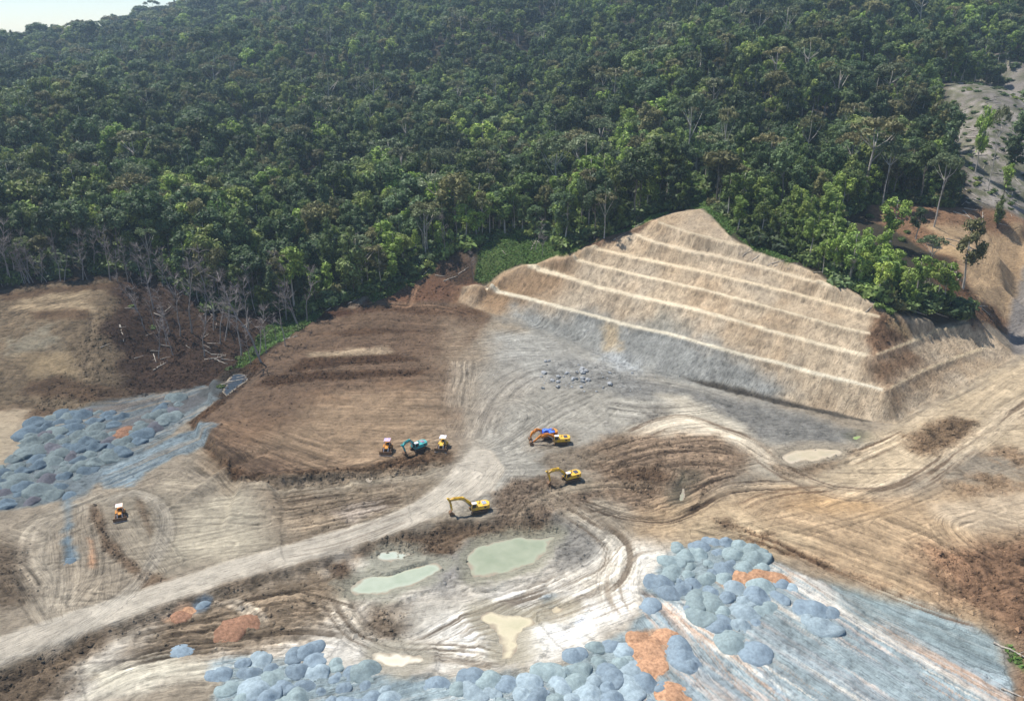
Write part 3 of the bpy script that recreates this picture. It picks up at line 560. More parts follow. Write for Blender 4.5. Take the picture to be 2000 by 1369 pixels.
# ------------------------------------------------------------------ ponds: shallow hollows with a flat sheet of water
PONDS = [("green_pond", 'pale green pond beside the haul road bank, the wider left one', [(676,1150),(700,1128),(748,1112),(800,1106),(862,1102),(852,1126),(802,1148),(752,1162),(700,1165),(682,1160)], (184,190,168)),
         ("green_pond", 'small pale green pool just above the wide left pond', [(738,1080),(762,1072),(800,1076),(806,1083),(790,1092),(748,1098)], (190,196,178)),
         ("green_pond", 'large khaki green pond below the rubble bank near the lowest excavator', [(908,1082),(955,1056),(1008,1046),(1040,1048),(1090,1038),(1084,1054),(1062,1090),(1030,1110),(980,1124),(922,1130),(916,1108)], (168,172,146)),
         ("muddy_pool", 'yellowish shallow pool spreading over the pale mud by the gravel heaps', [(928,1206),(950,1190),(990,1200),(1040,1198),(1052,1210),(1030,1228),(1016,1248),(1022,1272),(1002,1294),(968,1288),(984,1256),(960,1226)], (212,200,168)),
         ("muddy_pool", 'narrow yellow puddle at the right end of the pale mud', [(1070,1192),(1090,1182),(1122,1178),(1120,1190),(1082,1200)], (212,196,162)),
         ("muddy_pool", 'cream coloured puddle where the curved tracks meet above the grey heaps', [(722,1274),(742,1270),(790,1276),(828,1290),(800,1294),(770,1304),(752,1302)], (228,220,196)),
         ("muddy_pool", 'pale beige pool at the foot of the terraces by the haul track', [(1530,884),(1572,874),(1640,876),(1652,886),(1604,898),(1546,906),(1530,898)], (206,190,164)),
         ("green_pond", 'tiny green pool in the churned ground right of the excavators', [(1338,932),(1350,924),(1364,926),(1358,936),(1344,938)], (150,172,140)),
         ("green_pond", 'tiny bright green pool at the foot of the terraced cut', [(1664,855),(1672,848),(1686,850),(1682,857),(1670,860)], (150,176,110)),
         ("muddy_pool", 'ragged cream puddle below the parked bulldozers', [(708,938),(716,925),(736,926),(734,940),(722,948),(712,944)], (206,192,160)),
         ("water_filled_rut", 'long water filled wheel rut, the left one of the pair by the churned mound', [(1308,986),(1316,956),(1322,948),(1324,958),(1316,988)], (176,182,158)),
         ("water_filled_rut", 'long water filled wheel rut, the right one of the pair by the churned mound', [(1326,978),(1332,950),(1340,942),(1340,954),(1332,980)], (160,172,140)),
         ("stream_pool", 'dark glinting stream pool in the gully beside the dead trees', [(432,770),(440,752),(460,738),(482,728),(486,736),(468,750),(452,764),(440,776)], (70,80,92))]
POND_W = []
for name, lab, px, c in PONDS:
    poly = WP(px)
    for _ in range(2): poly = [q for a, b in zip(poly, poly[1:] + poly[:1]) for q in ((a[0] * .75 + b[0] * .25, a[1] * .75 + b[1] * .25), (a[0] * .25 + b[0] * .75, a[1] * .25 + b[1] * .75))]
    z0 = float(np.mean(samp(H, [p[0] for p in poly], [p[1] for p in poly]))) - .1
    sl, d = sdist(poly, 7, 2.0 if len(POND_W) < 6 else 1.0, 6, len(POND_W) + 5)
    m = sstep(-6, -.3, d); rim = z0 + .1 + .16 * np.clip(-d, 0, 3)
    H[sl] = H[sl] * (1 - m) + (rim + .35 * (H[sl] - blur(H[sl], 12))) * m
    H[sl] = np.where((d < 0) & (d > -4), np.maximum(H[sl], rim - .02), H[sl])
    H[sl] = np.where(d > 0, np.minimum(H[sl], z0 + .1 - .42 * sstep(-.6, 2.4, d) + .14 * fbm(XX[sl], YY[sl], 4.5, 4, 700, .65)), H[sl])
    wet = sstep(-3.5, .2, d + 1.2 * fbm(XX[sl], YY[sl], 3, 3, 701)); COL[sl] *= (1 - .26 * wet)[..., None]
    silt = sstep(-4.2, -.4, d + 1.8 * fbm(XX[sl], YY[sl], 3.5, 4, 733, .65)) * (.7 if len(POND_W) < 7 else .15); sc_ = np.array(c, float) * .45 + np.array((170, 160, 140.)) * .5; COL[sl] = COL[sl] * (1 - silt[..., None]) + sc_ * silt[..., None]; RUT[sl] *= 1
    POND_W.append((poly, z0))

# ------------------------------------------------------------------ scene helpers
COLL = scene.collection
def nt(name):
    m = bpy.data.materials.new(name); m.use_nodes = True; t = m.node_tree
    return m, t.nodes, t.links, t.nodes["Principled BSDF"]
def flat_mat(name, c, rough=.6, metal=0, var=.12, scale=3.0, dirt=None, spec=.3):
    m, n, l, b = nt(name); tc = n.new("ShaderNodeTexCoord"); nz = n.new("ShaderNodeTexNoise"); nz.inputs["Scale"].default_value = scale; nz.inputs["Detail"].default_value = 5
    l.new(tc.outputs["Object"], nz.inputs["Vector"]); r = n.new("ShaderNodeValToRGB"); s = srgb(c)
    d = srgb(dirt) if dirt else tuple(x * (1 - 2 * var) for x in s)
    r.color_ramp.elements[0].position = .36; r.color_ramp.elements[0].color = (*d, 1); r.color_ramp.elements[1].position = .56; r.color_ramp.elements[1].color = (*s, 1)
    l.new(nz.outputs["Fac"], r.inputs["Fac"]); l.new(r.outputs["Color"], b.inputs["Base Color"])
    b.inputs["Roughness"].default_value = rough; b.inputs["Metallic"].default_value = metal; b.inputs["Specular IOR Level"].default_value = spec
    return m
def tag(o, label=None, cat=None, group=None, kind=None):
    if label: o['label'] = label
    if cat: o['category'] = cat
    if group: o['group'] = group
    if kind: o['kind'] = kind
    return o
def link(name, me, parent=None, loc=None):
    o = bpy.data.objects.new(name, me); COLL.objects.link(o)
    if parent: o.parent = parent
    if loc is not None: o.location = loc
    return o
def empty(name, loc, rz=0):
    o = link(name, None, None, loc); o.rotation_euler = (0, 0, rz); o.empty_display_size = 1; return o
def bm_mesh(bm, name, mat, smooth=False):
    me = bpy.data.meshes.new(name); bm.to_mesh(me); bm.free()
    if mat is not None: me.materials.append(mat)
    if smooth: me.polygons.foreach_set('use_smooth', [True] * len(me.polygons))
    return me
def np_mesh(name, v, f, mat, smooth=True):
    me = bpy.data.meshes.new(name); v = np.asarray(v, np.float32); f = np.asarray(f, np.int32); k = f.shape[1]
    me.vertices.add(len(v)); me.vertices.foreach_set('co', v.ravel()); me.loops.add(f.size); me.loops.foreach_set('vertex_index', f.ravel())
    me.polygons.add(len(f)); me.polygons.foreach_set('loop_start', np.arange(0, f.size, k, dtype=np.int32))
    try: me.polygons.foreach_set('loop_total', np.full(len(f), k, np.int32))
    except Exception: pass
    me.polygons.foreach_set('use_smooth', np.full(len(f), smooth)); me.update(calc_edges=True)
    if mat is not None: me.materials.append(mat)
    return me

# ------------------------------------------------------------------ the ground, cut into named pieces along shared edges
m_soil, n, l, b = nt("soil")
at = n.new("ShaderNodeAttribute"); at.attribute_name = "soil"
geo = n.new("ShaderNodeNewGeometry")
def nz_(sc, det=4, rough=.6, vec=None):
    q = n.new("ShaderNodeTexNoise"); q.inputs["Scale"].default_value = sc; q.inputs["Detail"].default_value = det; q.inputs["Roughness"].default_value = rough
    l.new((vec or geo.outputs["Position"]), q.inputs["Vector"]); return q
n1 = nz_(1.1, 6, .7); n2 = nz_(4.5, 4, .7)
def math_(op, a, b_=None):
    q = n.new("ShaderNodeMath"); q.operation = op
    for i, s in enumerate((a, b_)):
        if s is None: continue
        if isinstance(s, (int, float)): q.inputs[i].default_value = s
        else: l.new(s, q.inputs[i])
    return q.outputs[0]
ta = n.new("ShaderNodeAttribute"); ta.attribute_name = "drag"
mp = n.new("ShaderNodeVectorMath"); mp.operation = 'MULTIPLY'; mp.inputs[1].default_value = (3.6, .20, 0); l.new(ta.outputs["Vector"], mp.inputs[0])
n3 = nz_(1.0, 5, .65, mp.outputs[0])
n0 = nz_(.35, 5, .65)
# dark crumbs, and the shade of small hollows put into the colour
cr = n.new("ShaderNodeMapRange"); cr.inputs["From Min"].default_value = .34; cr.inputs["From Max"].default_value = .50; cr.inputs["To Min"].default_value = .62; cr.inputs["To Max"].default_value = 1.0; l.new(n1.outputs["Fac"], cr.inputs["Value"])
sx = n.new("ShaderNodeSeparateXYZ"); l.new(ta.outputs["Vector"], sx.inputs[0]); rgh = n.new("ShaderNodeMapRange"); rgh.inputs["From Max"].default_value = 1.0; rgh.inputs["To Min"].default_value = .92; rgh.inputs["To Max"].default_value = .48; l.new(sx.outputs[2], rgh.inputs["Value"]); l.new(rgh.outputs[0], cr.inputs["To Min"])
var = math_('ADD', math_('MULTIPLY', n1.outputs["Fac"], .30), math_('MULTIPLY', n2.outputs["Fac"], .40))
var = math_('ADD', var, math_('MULTIPLY', n3.outputs["Fac"], .75)); var = math_('ADD', var, math_('MULTIPLY', n0.outputs["Fac"], .35))
sk = n.new("ShaderNodeMapRange"); sk.inputs["From Min"].default_value = .36; sk.inputs["From Max"].default_value = .47; sk.inputs["To Min"].default_value = .70; sk.inputs["To Max"].default_value = 1.0; l.new(n3.outputs["Fac"], sk.inputs["Value"])  # crevice shade along the drag streaks, darkened in the colour
var = math_('ADD', var, .15); var = math_('MULTIPLY', var, cr.outputs[0]); var = math_('MULTIPLY', var, sk.outputs[0])
vm = n.new("ShaderNodeVectorMath"); vm.operation = 'SCALE'; l.new(at.outputs["Color"], vm.inputs[0]); l.new(var, vm.inputs["Scale"])
l.new(vm.outputs[0], b.inputs["Base Color"]); b.inputs["Roughness"].default_value = .93; b.inputs["Specular IOR Level"].default_value = .12
bp = n.new("ShaderNodeBump"); bp.inputs["Strength"].default_value = .8; bp.inputs["Distance"].default_value = .6
l.new(math_('ADD', math_('ADD', n1.outputs["Fac"], math_('MULTIPLY', n3.outputs["Fac"], .8)), math_('MULTIPLY', n2.outputs["Fac"], .5)), bp.inputs["Height"]); l.new(bp.outputs[0], b.inputs["Normal"])

cx = (XX[:-1, :-1] + XX[1:, 1:]) / 2; cy = (YY[:-1, :-1] + YY[1:, 1:]) / 2
CLS = np.zeros(cx.shape, np.int8)
def classify(poly, k, only=None):
    xs = [p[0] for p in poly]; ys = [p[1] for p in poly]
    i0, i1 = np.searchsorted(GX, [min(xs), max(xs)]); j0, j1 = np.searchsorted(GY, [min(ys), max(ys)])
    s = (slice(max(j0 - 1, 0), j1), slice(max(i0 - 1, 0), i1)); m = inside(cx[s], cy[s], poly)
    if only is not None: m &= (CLS[s] == only)
    CLS[s][m] = k
CLS[:] = 1
classify(pit_w, 0); classify(wall_w, 2); classify(road_w, 3)
for g in grav_w: classify(g, 4)
for i, tp in enumerate(TREADS): classify(tp, 10 + i, 2)
lin = lambda c: np.where(c / 255 <= .04045, c / 255 / 12.92, ((c / 255 + .055) / 1.055) ** 2.4)
CL = lin(np.clip(COL, 0, 255)) * ALB
VERTS = np.stack([XX, YY, H], -1).reshape(-1, 3); CV = CL.reshape(-1, 3)
jj, ii = np.mgrid[0:NY - 1, 0:NX - 1]; base = (jj * NX + ii)
QUADS = np.stack([base, base + 1, base + NX + 1, base + NX], -1).reshape(-1, 4); CF = CLS.ravel()
DRAG = np.stack([TS, TT, ROUGHN], -1).reshape(-1, 3).astype(np.float32)
def ground_piece(name, k, parent=None):
    q = QUADS[CF == k]
    if not len(q): return None
    u, inv = np.unique(q, return_inverse=True)
    me = np_mesh(name, VERTS[u], inv.reshape(-1, 4), m_soil)
    a = me.color_attributes.new("soil", 'FLOAT_COLOR', 'POINT')
    a.data.foreach_set('color', np.concatenate([CV[u], np.ones((len(u), 1))], 1).astype(np.float32).ravel())
    dv = me.attributes.new("drag", 'FLOAT_VECTOR', 'POINT'); dv.data.foreach_set('vector', DRAG[u].ravel())
    return link(name, me, parent)
for nm, k, lab in [("ground", 0, 'bare graded earth floor of the quarry with wheel tracks'), ("hillside", 1, 'hillside ground under and beyond the forest'), ("haul_road", 3, 'pale packed haul road crossing the quarry floor'), ("gravel_spread", 4, 'blue grey gravel spread flat on the ground')]:
    tag(ground_piece(nm, k), lab, None, None, 'structure')
slope = tag(ground_piece("terraced_slope", 2), 'tan rock slope cut into terraces', None, None, 'structure')
for i in range(len(TREADS)): ground_piece("terrace", 10 + i, slope)

def water_mat(c):
    m, n, l, b = nt("pond_water"); b.inputs["Roughness"].default_value = .08; b.inputs["Specular IOR Level"].default_value = .5
    g = n.new("ShaderNodeNewGeometry"); q = n.new("ShaderNodeTexNoise"); q.inputs["Scale"].default_value = .3; q.inputs["Detail"].default_value = 5; l.new(g.outputs["Position"], q.inputs["Vector"])
    dp = n.new("ShaderNodeAttribute"); dp.attribute_name = "depth"; ad = n.new("ShaderNodeMath"); ad.operation = 'MULTIPLY_ADD'; l.new(q.outputs["Fac"], ad.inputs[0]); ad.inputs[1].default_value = .5; l.new(dp.outputs["Fac"], ad.inputs[2])
    r = n.new("ShaderNodeValToRGB"); a = alb(c, .8); e = r.color_ramp.elements; e[0].position = .24; e[0].color = (*alb((164,150,128)), 1); e[1].position = .68; e[1].color = (a[0] * .78, a[1] * .82, a[2] * .78, 1); k = e.new(.42); k.color = (a[0], a[1], a[2], 1)
    l.new(ad.outputs[0], r.inputs["Fac"]); l.new(r.outputs["Color"], b.inputs["Base Color"])
    w = n.new("ShaderNodeTexNoise"); w.inputs["Scale"].default_value = 2.5; l.new(g.outputs["Position"], w.inputs["Vector"]); bp = n.new("ShaderNodeBump"); bp.inputs["Strength"].default_value = .12; bp.inputs["Distance"].default_value = .05; l.new(w.outputs["Fac"], bp.inputs["Height"]); l.new(bp.outputs[0], b.inputs["Normal"])
    return m
for (name, lab, px, c), (poly, z0) in zip(PONDS, POND_W):
    sl, d = sdist(poly, 3); dep = z0 - H[sl]; sub_i = np.arange(NY * NX).reshape(NY, NX)[sl]
    okv = (dep > -.25) & (d > -2.6); q = okv[:-1, :-1] | okv[1:, :-1] | okv[:-1, 1:] | okv[1:, 1:]
    q &= (d[:-1, :-1] > -2.4); jj_, ii_ = np.nonzero(q)
    if not len(jj_): continue
    Q = np.stack([sub_i[jj_, ii_], sub_i[jj_, ii_ + 1], sub_i[jj_ + 1, ii_ + 1], sub_i[jj_ + 1, ii_]], 1); u_, inv = np.unique(Q, return_inverse=True)
    vv = VERTS[u_].copy(); dd = np.clip(z0 - vv[:, 2], 0, 1); vv[:, 2] = z0
    me = np_mesh(name, vv, inv.reshape(-1, 4), water_mat(c)); me.attributes.new("depth", 'FLOAT', 'POINT').data.foreach_set('value', dd.astype(np.float32))
    tag(link(name, me), lab, None, None, 'structure')

# ------------------------------------------------------------------ trees
def leaf_mat(name, ramp, rough=.6, trans=.2):
    m, n, l, b = nt(name)
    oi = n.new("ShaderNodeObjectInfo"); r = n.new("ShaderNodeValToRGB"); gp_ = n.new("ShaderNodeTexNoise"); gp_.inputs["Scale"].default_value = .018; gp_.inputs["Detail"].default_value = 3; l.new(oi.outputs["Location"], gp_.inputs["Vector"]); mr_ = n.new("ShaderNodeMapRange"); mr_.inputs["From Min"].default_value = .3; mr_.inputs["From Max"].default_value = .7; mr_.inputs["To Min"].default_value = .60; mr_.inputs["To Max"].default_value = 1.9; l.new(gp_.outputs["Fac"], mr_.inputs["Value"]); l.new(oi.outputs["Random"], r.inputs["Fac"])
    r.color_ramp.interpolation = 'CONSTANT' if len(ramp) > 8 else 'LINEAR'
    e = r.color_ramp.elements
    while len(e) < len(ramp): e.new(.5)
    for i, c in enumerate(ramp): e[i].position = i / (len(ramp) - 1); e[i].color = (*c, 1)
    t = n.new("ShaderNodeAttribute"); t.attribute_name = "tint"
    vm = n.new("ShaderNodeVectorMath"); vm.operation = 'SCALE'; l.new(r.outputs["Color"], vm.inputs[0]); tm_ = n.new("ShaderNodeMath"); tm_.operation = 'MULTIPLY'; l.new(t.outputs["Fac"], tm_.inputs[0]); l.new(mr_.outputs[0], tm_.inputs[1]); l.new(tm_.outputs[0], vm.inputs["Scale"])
    l.new(vm.outputs[0], b.inputs["Base Color"]); b.inputs["Roughness"].default_value = rough; b.inputs["Specular IOR Level"].default_value = .25
    if trans:
        tr = n.new("ShaderNodeBsdfTranslucent"); l.new(vm.outputs[0], tr.inputs["Color"]); mx = n.new("ShaderNodeMixShader"); mx.inputs[0].default_value = trans
        l.new(b.outputs[0], mx.inputs[1]); l.new(tr.outputs[0], mx.inputs[2]); l.new(mx.outputs[0], n["Material Output"].inputs["Surface"])
    return m
G = lambda r, g, b_: (r, g, b_)
m_leaf = leaf_mat("forest_leaves", [G(0.057,0.090,0.029), G(0.086,0.127,0.032), G(0.041,0.068,0.025), G(0.109,0.143,0.041), G(0.055,0.088,0.032), G(0.121,0.116,0.043), G(0.069,0.105,0.041), G(0.155,0.187,0.047), G(0.046,0.073,0.025), G(0.092,0.132,0.051), G(0.067,0.097,0.029), G(0.115,0.154,0.038)])
m_leaf_b = leaf_mat("fresh_leaves", [G(0.151,0.222,0.040), G(0.180,0.249,0.047), G(0.115,0.174,0.042), G(0.222,0.276,0.056), G(0.129,0.195,0.047)])
m_leaf_g = leaf_mat("grey_green_leaves", [G(0.127,0.154,0.076), G(0.098,0.127,0.055), G(0.138,0.121,0.051), G(0.149,0.171,0.089)])
m_leaf_s = leaf_mat("shrub_leaves", [G(0.069,0.105,0.025), G(0.098,0.138,0.034), G(0.057,0.088,0.025)])
m_bark = flat_mat("pale_bark", (128,120,108), .9, var=.25, scale=1.2); m_barkw = flat_mat("white_bark", (178,170,158), .9, var=.15, scale=1.2); m_barkd = flat_mat("brown_bark", (78,68,58), .9, var=.2, scale=1.2)
m_dead = flat_mat("bleached_wood", (150,142,136), .9, var=.15, scale=1.5); m_twig = flat_mat("dry_twigs", (126,116,112), .95, var=.15, scale=1.5)
m_log = flat_mat("bleached_log", (172,162,148), .9, var=.22, scale=1.5)

def ico(sub):
    bm = bmesh.new(); bmesh.ops.create_icosphere(bm, subdivisions=sub, radius=1)
    v = np.array([x.co[:] for x in bm.verts]); f = np.array([[q.index for q in t.verts] for t in bm.faces]); bm.free(); return v, f
ICO_V, ICO_F = ico(2); ICO1_V, ICO1_F = ico(1)
def leafy(rng, lobes, per, size, jit=.55, core=.80):
    """foliage clumps: a rough inner mass and many leaf sprays round it; returns verts, tri faces, tint per face"""
    V, F, T = [], [], []; nv = 0
    for (x, y, z, r, q) in lobes:
        if core:
            v = ICO1_V * (1 + rng.normal(0, .13, (len(ICO1_V), 1))) * np.array([r, r, r * q]) * core + (x, y, z)
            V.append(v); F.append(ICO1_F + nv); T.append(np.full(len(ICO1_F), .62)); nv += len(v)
        n_ = max(8, int(per * r * r)); d = rng.normal(0, 1, (n_, 3)); d[:, 2] += .25; d /= np.linalg.norm(d, axis=1)[:, None]
        rad = r * rng.uniform(.78, 1.16, (n_, 1)); p = d * rad * np.array([1, 1, q]) + (x, y, z)
        nrm = d + rng.normal(0, jit, (n_, 3)); nrm /= np.linalg.norm(nrm, axis=1)[:, None]
        a = np.cross(nrm, rng.normal(0, 1, (n_, 3))); a /= np.linalg.norm(a, axis=1)[:, None]; bb = np.cross(nrm, a)
        s = size * rng.uniform(.6, 1.35, (n_, 1)); s2 = s * rng.uniform(.5, .9, (n_, 1))
        tip = p + a * s - np.array([0, 0, .25]) * s
        quad = np.stack([p - bb * s2 * .6 - a * s * .5, p + bb * s2 * .6 - a * s * .5, tip + bb * s2 * .25, tip - bb * s2 * .35], 1).reshape(-1, 3)
        k = np.arange(n_) * 4 + nv
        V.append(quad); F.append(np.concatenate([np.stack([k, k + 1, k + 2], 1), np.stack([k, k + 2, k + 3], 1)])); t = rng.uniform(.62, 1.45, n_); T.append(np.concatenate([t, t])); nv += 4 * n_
    return np.concatenate(V), np.concatenate(F), np.concatenate(T)
def leaf_mesh(name, V, F, T, mat):
    me = np_mesh(name, V, F, mat, False); a = me.attributes.new("tint", 'FLOAT', 'FACE'); a.data.foreach_set('value', T.astype(np.float32)); return me
def tube(bm, pts, radii, n=6):
    rings = []
    for i, (p, r) in enumerate(zip(pts, radii)):
        d = (Vector(pts[min(i + 1, len(pts) - 1)]) - Vector(pts[max(i - 1, 0)])).normalized()
        a = d.cross(Vector((0, 0, 1)) if abs(d.z) < .9 else Vector((1, 0, 0))).normalized(); c = d.cross(a)
        rings.append([bm.verts.new(Vector(p) + (a * math.cos(2 * math.pi * k / n) + c * math.sin(2 * math.pi * k / n)) * r) for k in range(n)])
    for q, w in zip(rings[:-1], rings[1:]):
        for k in range(n): bm.faces.new((q[k], q[(k + 1) % n], w[(k + 1) % n], w[k]))
    bm.faces.new(rings[-1])
def trunk_mesh(rng, h, r, lobes, mat, lean=.4, nl=5):
    bm = bmesh.new(); p = [(0, 0, -1.5)]; x = y = 0
    for k in range(1, 7): x += rng.normal(0, lean * .4); y += rng.normal(0, lean * .4); p.append((x, y, h * k / 6))
    rr = [r * 1.5, r * 1.05, r * .9, r * .8, r * .66, r * .5, r * .3]; tube(bm, p, rr)
    for L in lobes[:nl]:
        b0 = p[3 + int(rng.integers(0, 2))]; mid = ((b0[0] + L[0]) / 2 + rng.normal(0, .3), (b0[1] + L[1]) / 2 + rng.normal(0, .3), (b0[2] * .55 + L[2] * .45))
        tube(bm, [b0, mid, (L[0], L[1], L[2])], [r * .5, r * .36, r * .14], 4)
    return bm_mesh(bm, "trunk", mat, True)
PROTO = []     # (crown mesh, trunk mesh, kind, base height)
def proto(kind, seed):
    rng = np.random.default_rng(seed); lobes = []
    if kind == 'broad':
        h = 20; R = 3.9
        for k in range(17):
            d = rng.normal(0, 1, 3); d[2] = abs(d[2]) * .9 + (-.55 if k % 3 == 0 else .1); d /= np.linalg.norm(d); q = rng.uniform(.55, 1)
            lobes.append((d[0] * R * q, d[1] * R * q, 13.6 + d[2] * 4.6 * q, rng.uniform(1.2, 2.1), rng.uniform(.85, 1.1)))
        mat, bk, sz, per = m_leaf, m_bark, .5, 26
    elif kind == 'column':
        h = 19
        for k in range(13):
            z = 3.5 + 14.5 * k / 12; a = rng.uniform(0, 6.28); w = 1.1 + 1.1 * math.sin(math.pi * min(1, k / 13 + .1)); lobes.append((w * .8 * math.cos(a), w * .8 * math.sin(a), z, w * rng.uniform(.75, 1.1), 1.1))
        mat, bk, sz, per = m_leaf, m_barkd, .46, 26
    elif kind == 'umbrella':
        h = 20
        for k in range(14):
            a = rng.uniform(0, 6.28); q = math.sqrt(rng.uniform(.03, 1)); r_ = 4.6 * q; lobes.append((r_ * math.cos(a), r_ * math.sin(a), 18.3 - 1.9 * q * q + rng.normal(0, .35), rng.uniform(.9, 1.5), .62))
        mat, bk, sz, per = m_leaf_g, m_barkw, .46, 30
    elif kind == 'open':
        h = 18
        for k in range(14):
            a = rng.uniform(0, 6.28); z = rng.uniform(6.5, 17.5); q = math.sin(math.pi * min(1, (19.5 - z) / 14)); r_ = 3.1 * q * math.sqrt(rng.uniform(.1, 1)); lobes.append((r_ * math.cos(a), r_ * math.sin(a), z, rng.uniform(1.1, 1.8), .95))
        mat, bk, sz, per = m_leaf_b if seed % 2 else m_leaf, m_barkw, .46, 28
    elif kind == 'young':
        h = 11
        for k in range(9):
            a = rng.uniform(0, 6.28); z = rng.uniform(4.5, 10); q = math.sin(math.pi * min(1, (11.5 - z) / 8)); r_ = 1.8 * q * math.sqrt(rng.uniform(.1, 1)); lobes.append((r_ * math.cos(a), r_ * math.sin(a), z, rng.uniform(.9, 1.4), .85))
        mat, bk, sz, per = m_leaf_b, m_barkd, .42, 30
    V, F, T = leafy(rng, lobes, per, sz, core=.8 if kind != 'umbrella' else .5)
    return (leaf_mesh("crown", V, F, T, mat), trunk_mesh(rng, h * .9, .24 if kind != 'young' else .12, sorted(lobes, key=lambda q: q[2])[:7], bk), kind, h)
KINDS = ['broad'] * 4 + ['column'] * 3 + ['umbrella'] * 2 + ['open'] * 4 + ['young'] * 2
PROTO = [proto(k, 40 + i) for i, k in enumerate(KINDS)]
def dead_proto(seed):
    rng = np.random.default_rng(seed); bm = bmesh.new(); h = 15; p = [(0, 0, -1)]; x = y = 0
    for k in range(1, 8): x += rng.normal(0, .22); y += rng.normal(0, .22); p.append((x, y, h * k / 7))
    tube(bm, p, [.20, .17, .15, .12, .10, .08, .05, .03], 5); tw = bmesh.new()
    for k in range(20):
        b0 = Vector(p[3 + int(rng.integers(0, 5))]); a = rng.uniform(0, 6.28); L = rng.uniform(1.3, 3.4) * (1.1 if b0.z < 12 else .8)
        d = Vector((math.cos(a), math.sin(a), rng.uniform(.4, 1.5))).normalized(); e = b0 + d * L
        tube(bm, [b0, b0 + d * L * .5 + Vector((0, 0, .1)), e], [.07, .05, .02], 3)
        for q in range(15):
            s = b0 + d * L * rng.uniform(.35, 1); dd = (d + Vector(rng.normal(0, .8, 3))).normalized(); t = s + dd * rng.uniform(.5, 1.5)
            w = dd.cross(Vector(rng.normal(0, 1, 3))).normalized() * .022
            v = [tw.verts.new(c) for c in (s - w, s + w, t + w * .4, t - w * .4)]; tw.faces.new(v)
    return bm_mesh(bm, "trunk", m_dead, True), bm_mesh(tw, "twigs", m_twig)
DEAD = [dead_proto(900 + i) for i in range(4)]

rng = np.random.default_rng(7)
def scatter(y0, y1, sp, edge=0):
    xs = np.arange(-1500, 1500, sp); ys = np.arange(y0, y1, sp); x, y = np.meshgrid(xs, ys)
    x = (x + rng.uniform(-.46, .46, x.shape) * sp).ravel(); y = (y + rng.uniform(-.46, .46, y.shape) * sp).ravel()
    lim = (y * CP + 60) * .66 + 45; k = np.abs(x) < lim; x, y = x[k], y[k]
    k = inside(x, y, FOREST); return x[k], y[k]
fx, fy, fs = [], [], []
for (a, b_, sp) in ((230, 460, 5.5), (460, 720, 6.5), (720, 1100, 8.0), (1100, 2000, 10.5)):
    x, y = scatter(a, b_, sp); fx.append(x); fy.append(y); fs.append(np.full(len(x), sp))
fx, fy, fs = np.concatenate(fx), np.concatenate(fy), np.concatenate(fs)
fz = samp(H, fx, fy); fu, fv, fzc = project(fx, fy, fz)
# natural openings on the far hills, and thin out the slope just by the dead trees
openn = fbm(fx, fy, 60, 3, 300); keep = ~((openn > .40) & (fy > 430)) & (rng.uniform(0, 1, len(fx)) > .05)
scar = inside(fx, fy, WP([(450,25),(520,12),(600,40),(640,60),(600,75),(480,45)])) & (rng.uniform(0, 1, len(fx)) > .15)
keep &= ~scar
fx, fy, fz, fu, fv, fzc, fs = [q[keep] for q in (fx, fy, fz, fu, fv, fzc, fs)]
ed = seg_dist(fx, fy, WP(EDGE_PX), False)
spur = (fu > 1360) & (fu < 1900) & (fv > 398) & (fy < 335)
N = len(fx); r1 = rng.uniform(0, 1, N); patchn = fbm(fx, fy, 45, 3, 310)
kind = np.where(r1 < .40, 0, np.where(r1 < .62, 1, np.where(r1 < .66, 2, np.where(r1 < .9, 3, 4))))
kind = np.where((patchn > .22) & (r1 > .2) & (r1 < .6), 3, kind)
kind = np.where(spur & (r1 < .85), 3, kind); kind = np.where(spur & (kind == 2), 4, kind)
kind = np.where((ed < 7) & (r1 > .8), 4, kind)
off_ = [0, 4, 7, 9, 13]; cnt = [4, 3, 2, 4, 2]
var_ = np.array([off_[k] + int(rng.integers(0, cnt[k])) for k in kind]); var_ = np.where(spur & (var_ == 10), 9, np.where(spur & (var_ == 12), 11, var_))
scl = np.clip(rng.normal(1.06, .24, N) + .22 * fbm(fx, fy, 30, 2, 320) + .42 * (rng.uniform(0, 1, N) > .9), .5, 1.75) * np.where(fs > 10, 1.2, np.where(fs > 7.5, 1.05, 1.0)) * np.where(spur, .72, .94)
scl *= np.where(kind == 2, 1.18, 1.0)
wid = np.clip(rng.normal(.98, .17, N), .65, 1.5) * np.where(fs > 10, 1.25, 1.0)
rot = rng.uniform(0, 6.28, N)
order = np.argsort(fzc + np.where((fu < -10) | (fu > 2010), 1e5, 0) - 0 + np.minimum(ed, 30) * 2.0)
NIND = 262
near_i = order[:NIND]; rest = order[NIND:]

ORD = ['first','second','third','fourth','fifth','sixth','seventh','eighth','ninth','tenth','eleventh','twelfth','thirteenth','fourteenth','fifteenth','sixteenth','seventeenth','eighteenth','nineteenth','twentieth']
TENS = {20:'twenty',30:'thirty',40:'forty',50:'fifty',60:'sixty',70:'seventy',80:'eighty',90:'ninety'}
TENTH = {20:'twentieth',30:'thirtieth',40:'fortieth',50:'fiftieth',60:'sixtieth',70:'seventieth',80:'eightieth',90:'ninetieth'}
def ordinal(k):
    k += 1
    if k <= 20: return ORD[k - 1]
    k = min(k, 99); t, o_ = (k // 10) * 10, k % 10
    return TENTH[t] if o_ == 0 else TENS[t] + '-' + ORD[o_ - 1]
def number_labels(items, fmt):
    """items: (object, description, place, u); labels get an ordinal from the left among the alike ones of one place"""
    b = {}
    for it in items: b.setdefault((it[1], it[2]), []).append(it)
    for (d, p), L in b.items():
        L.sort(key=lambda q: q[3])
        for k, it in enumerate(L): it[0]['label'] = fmt(d, p, k, len(L))
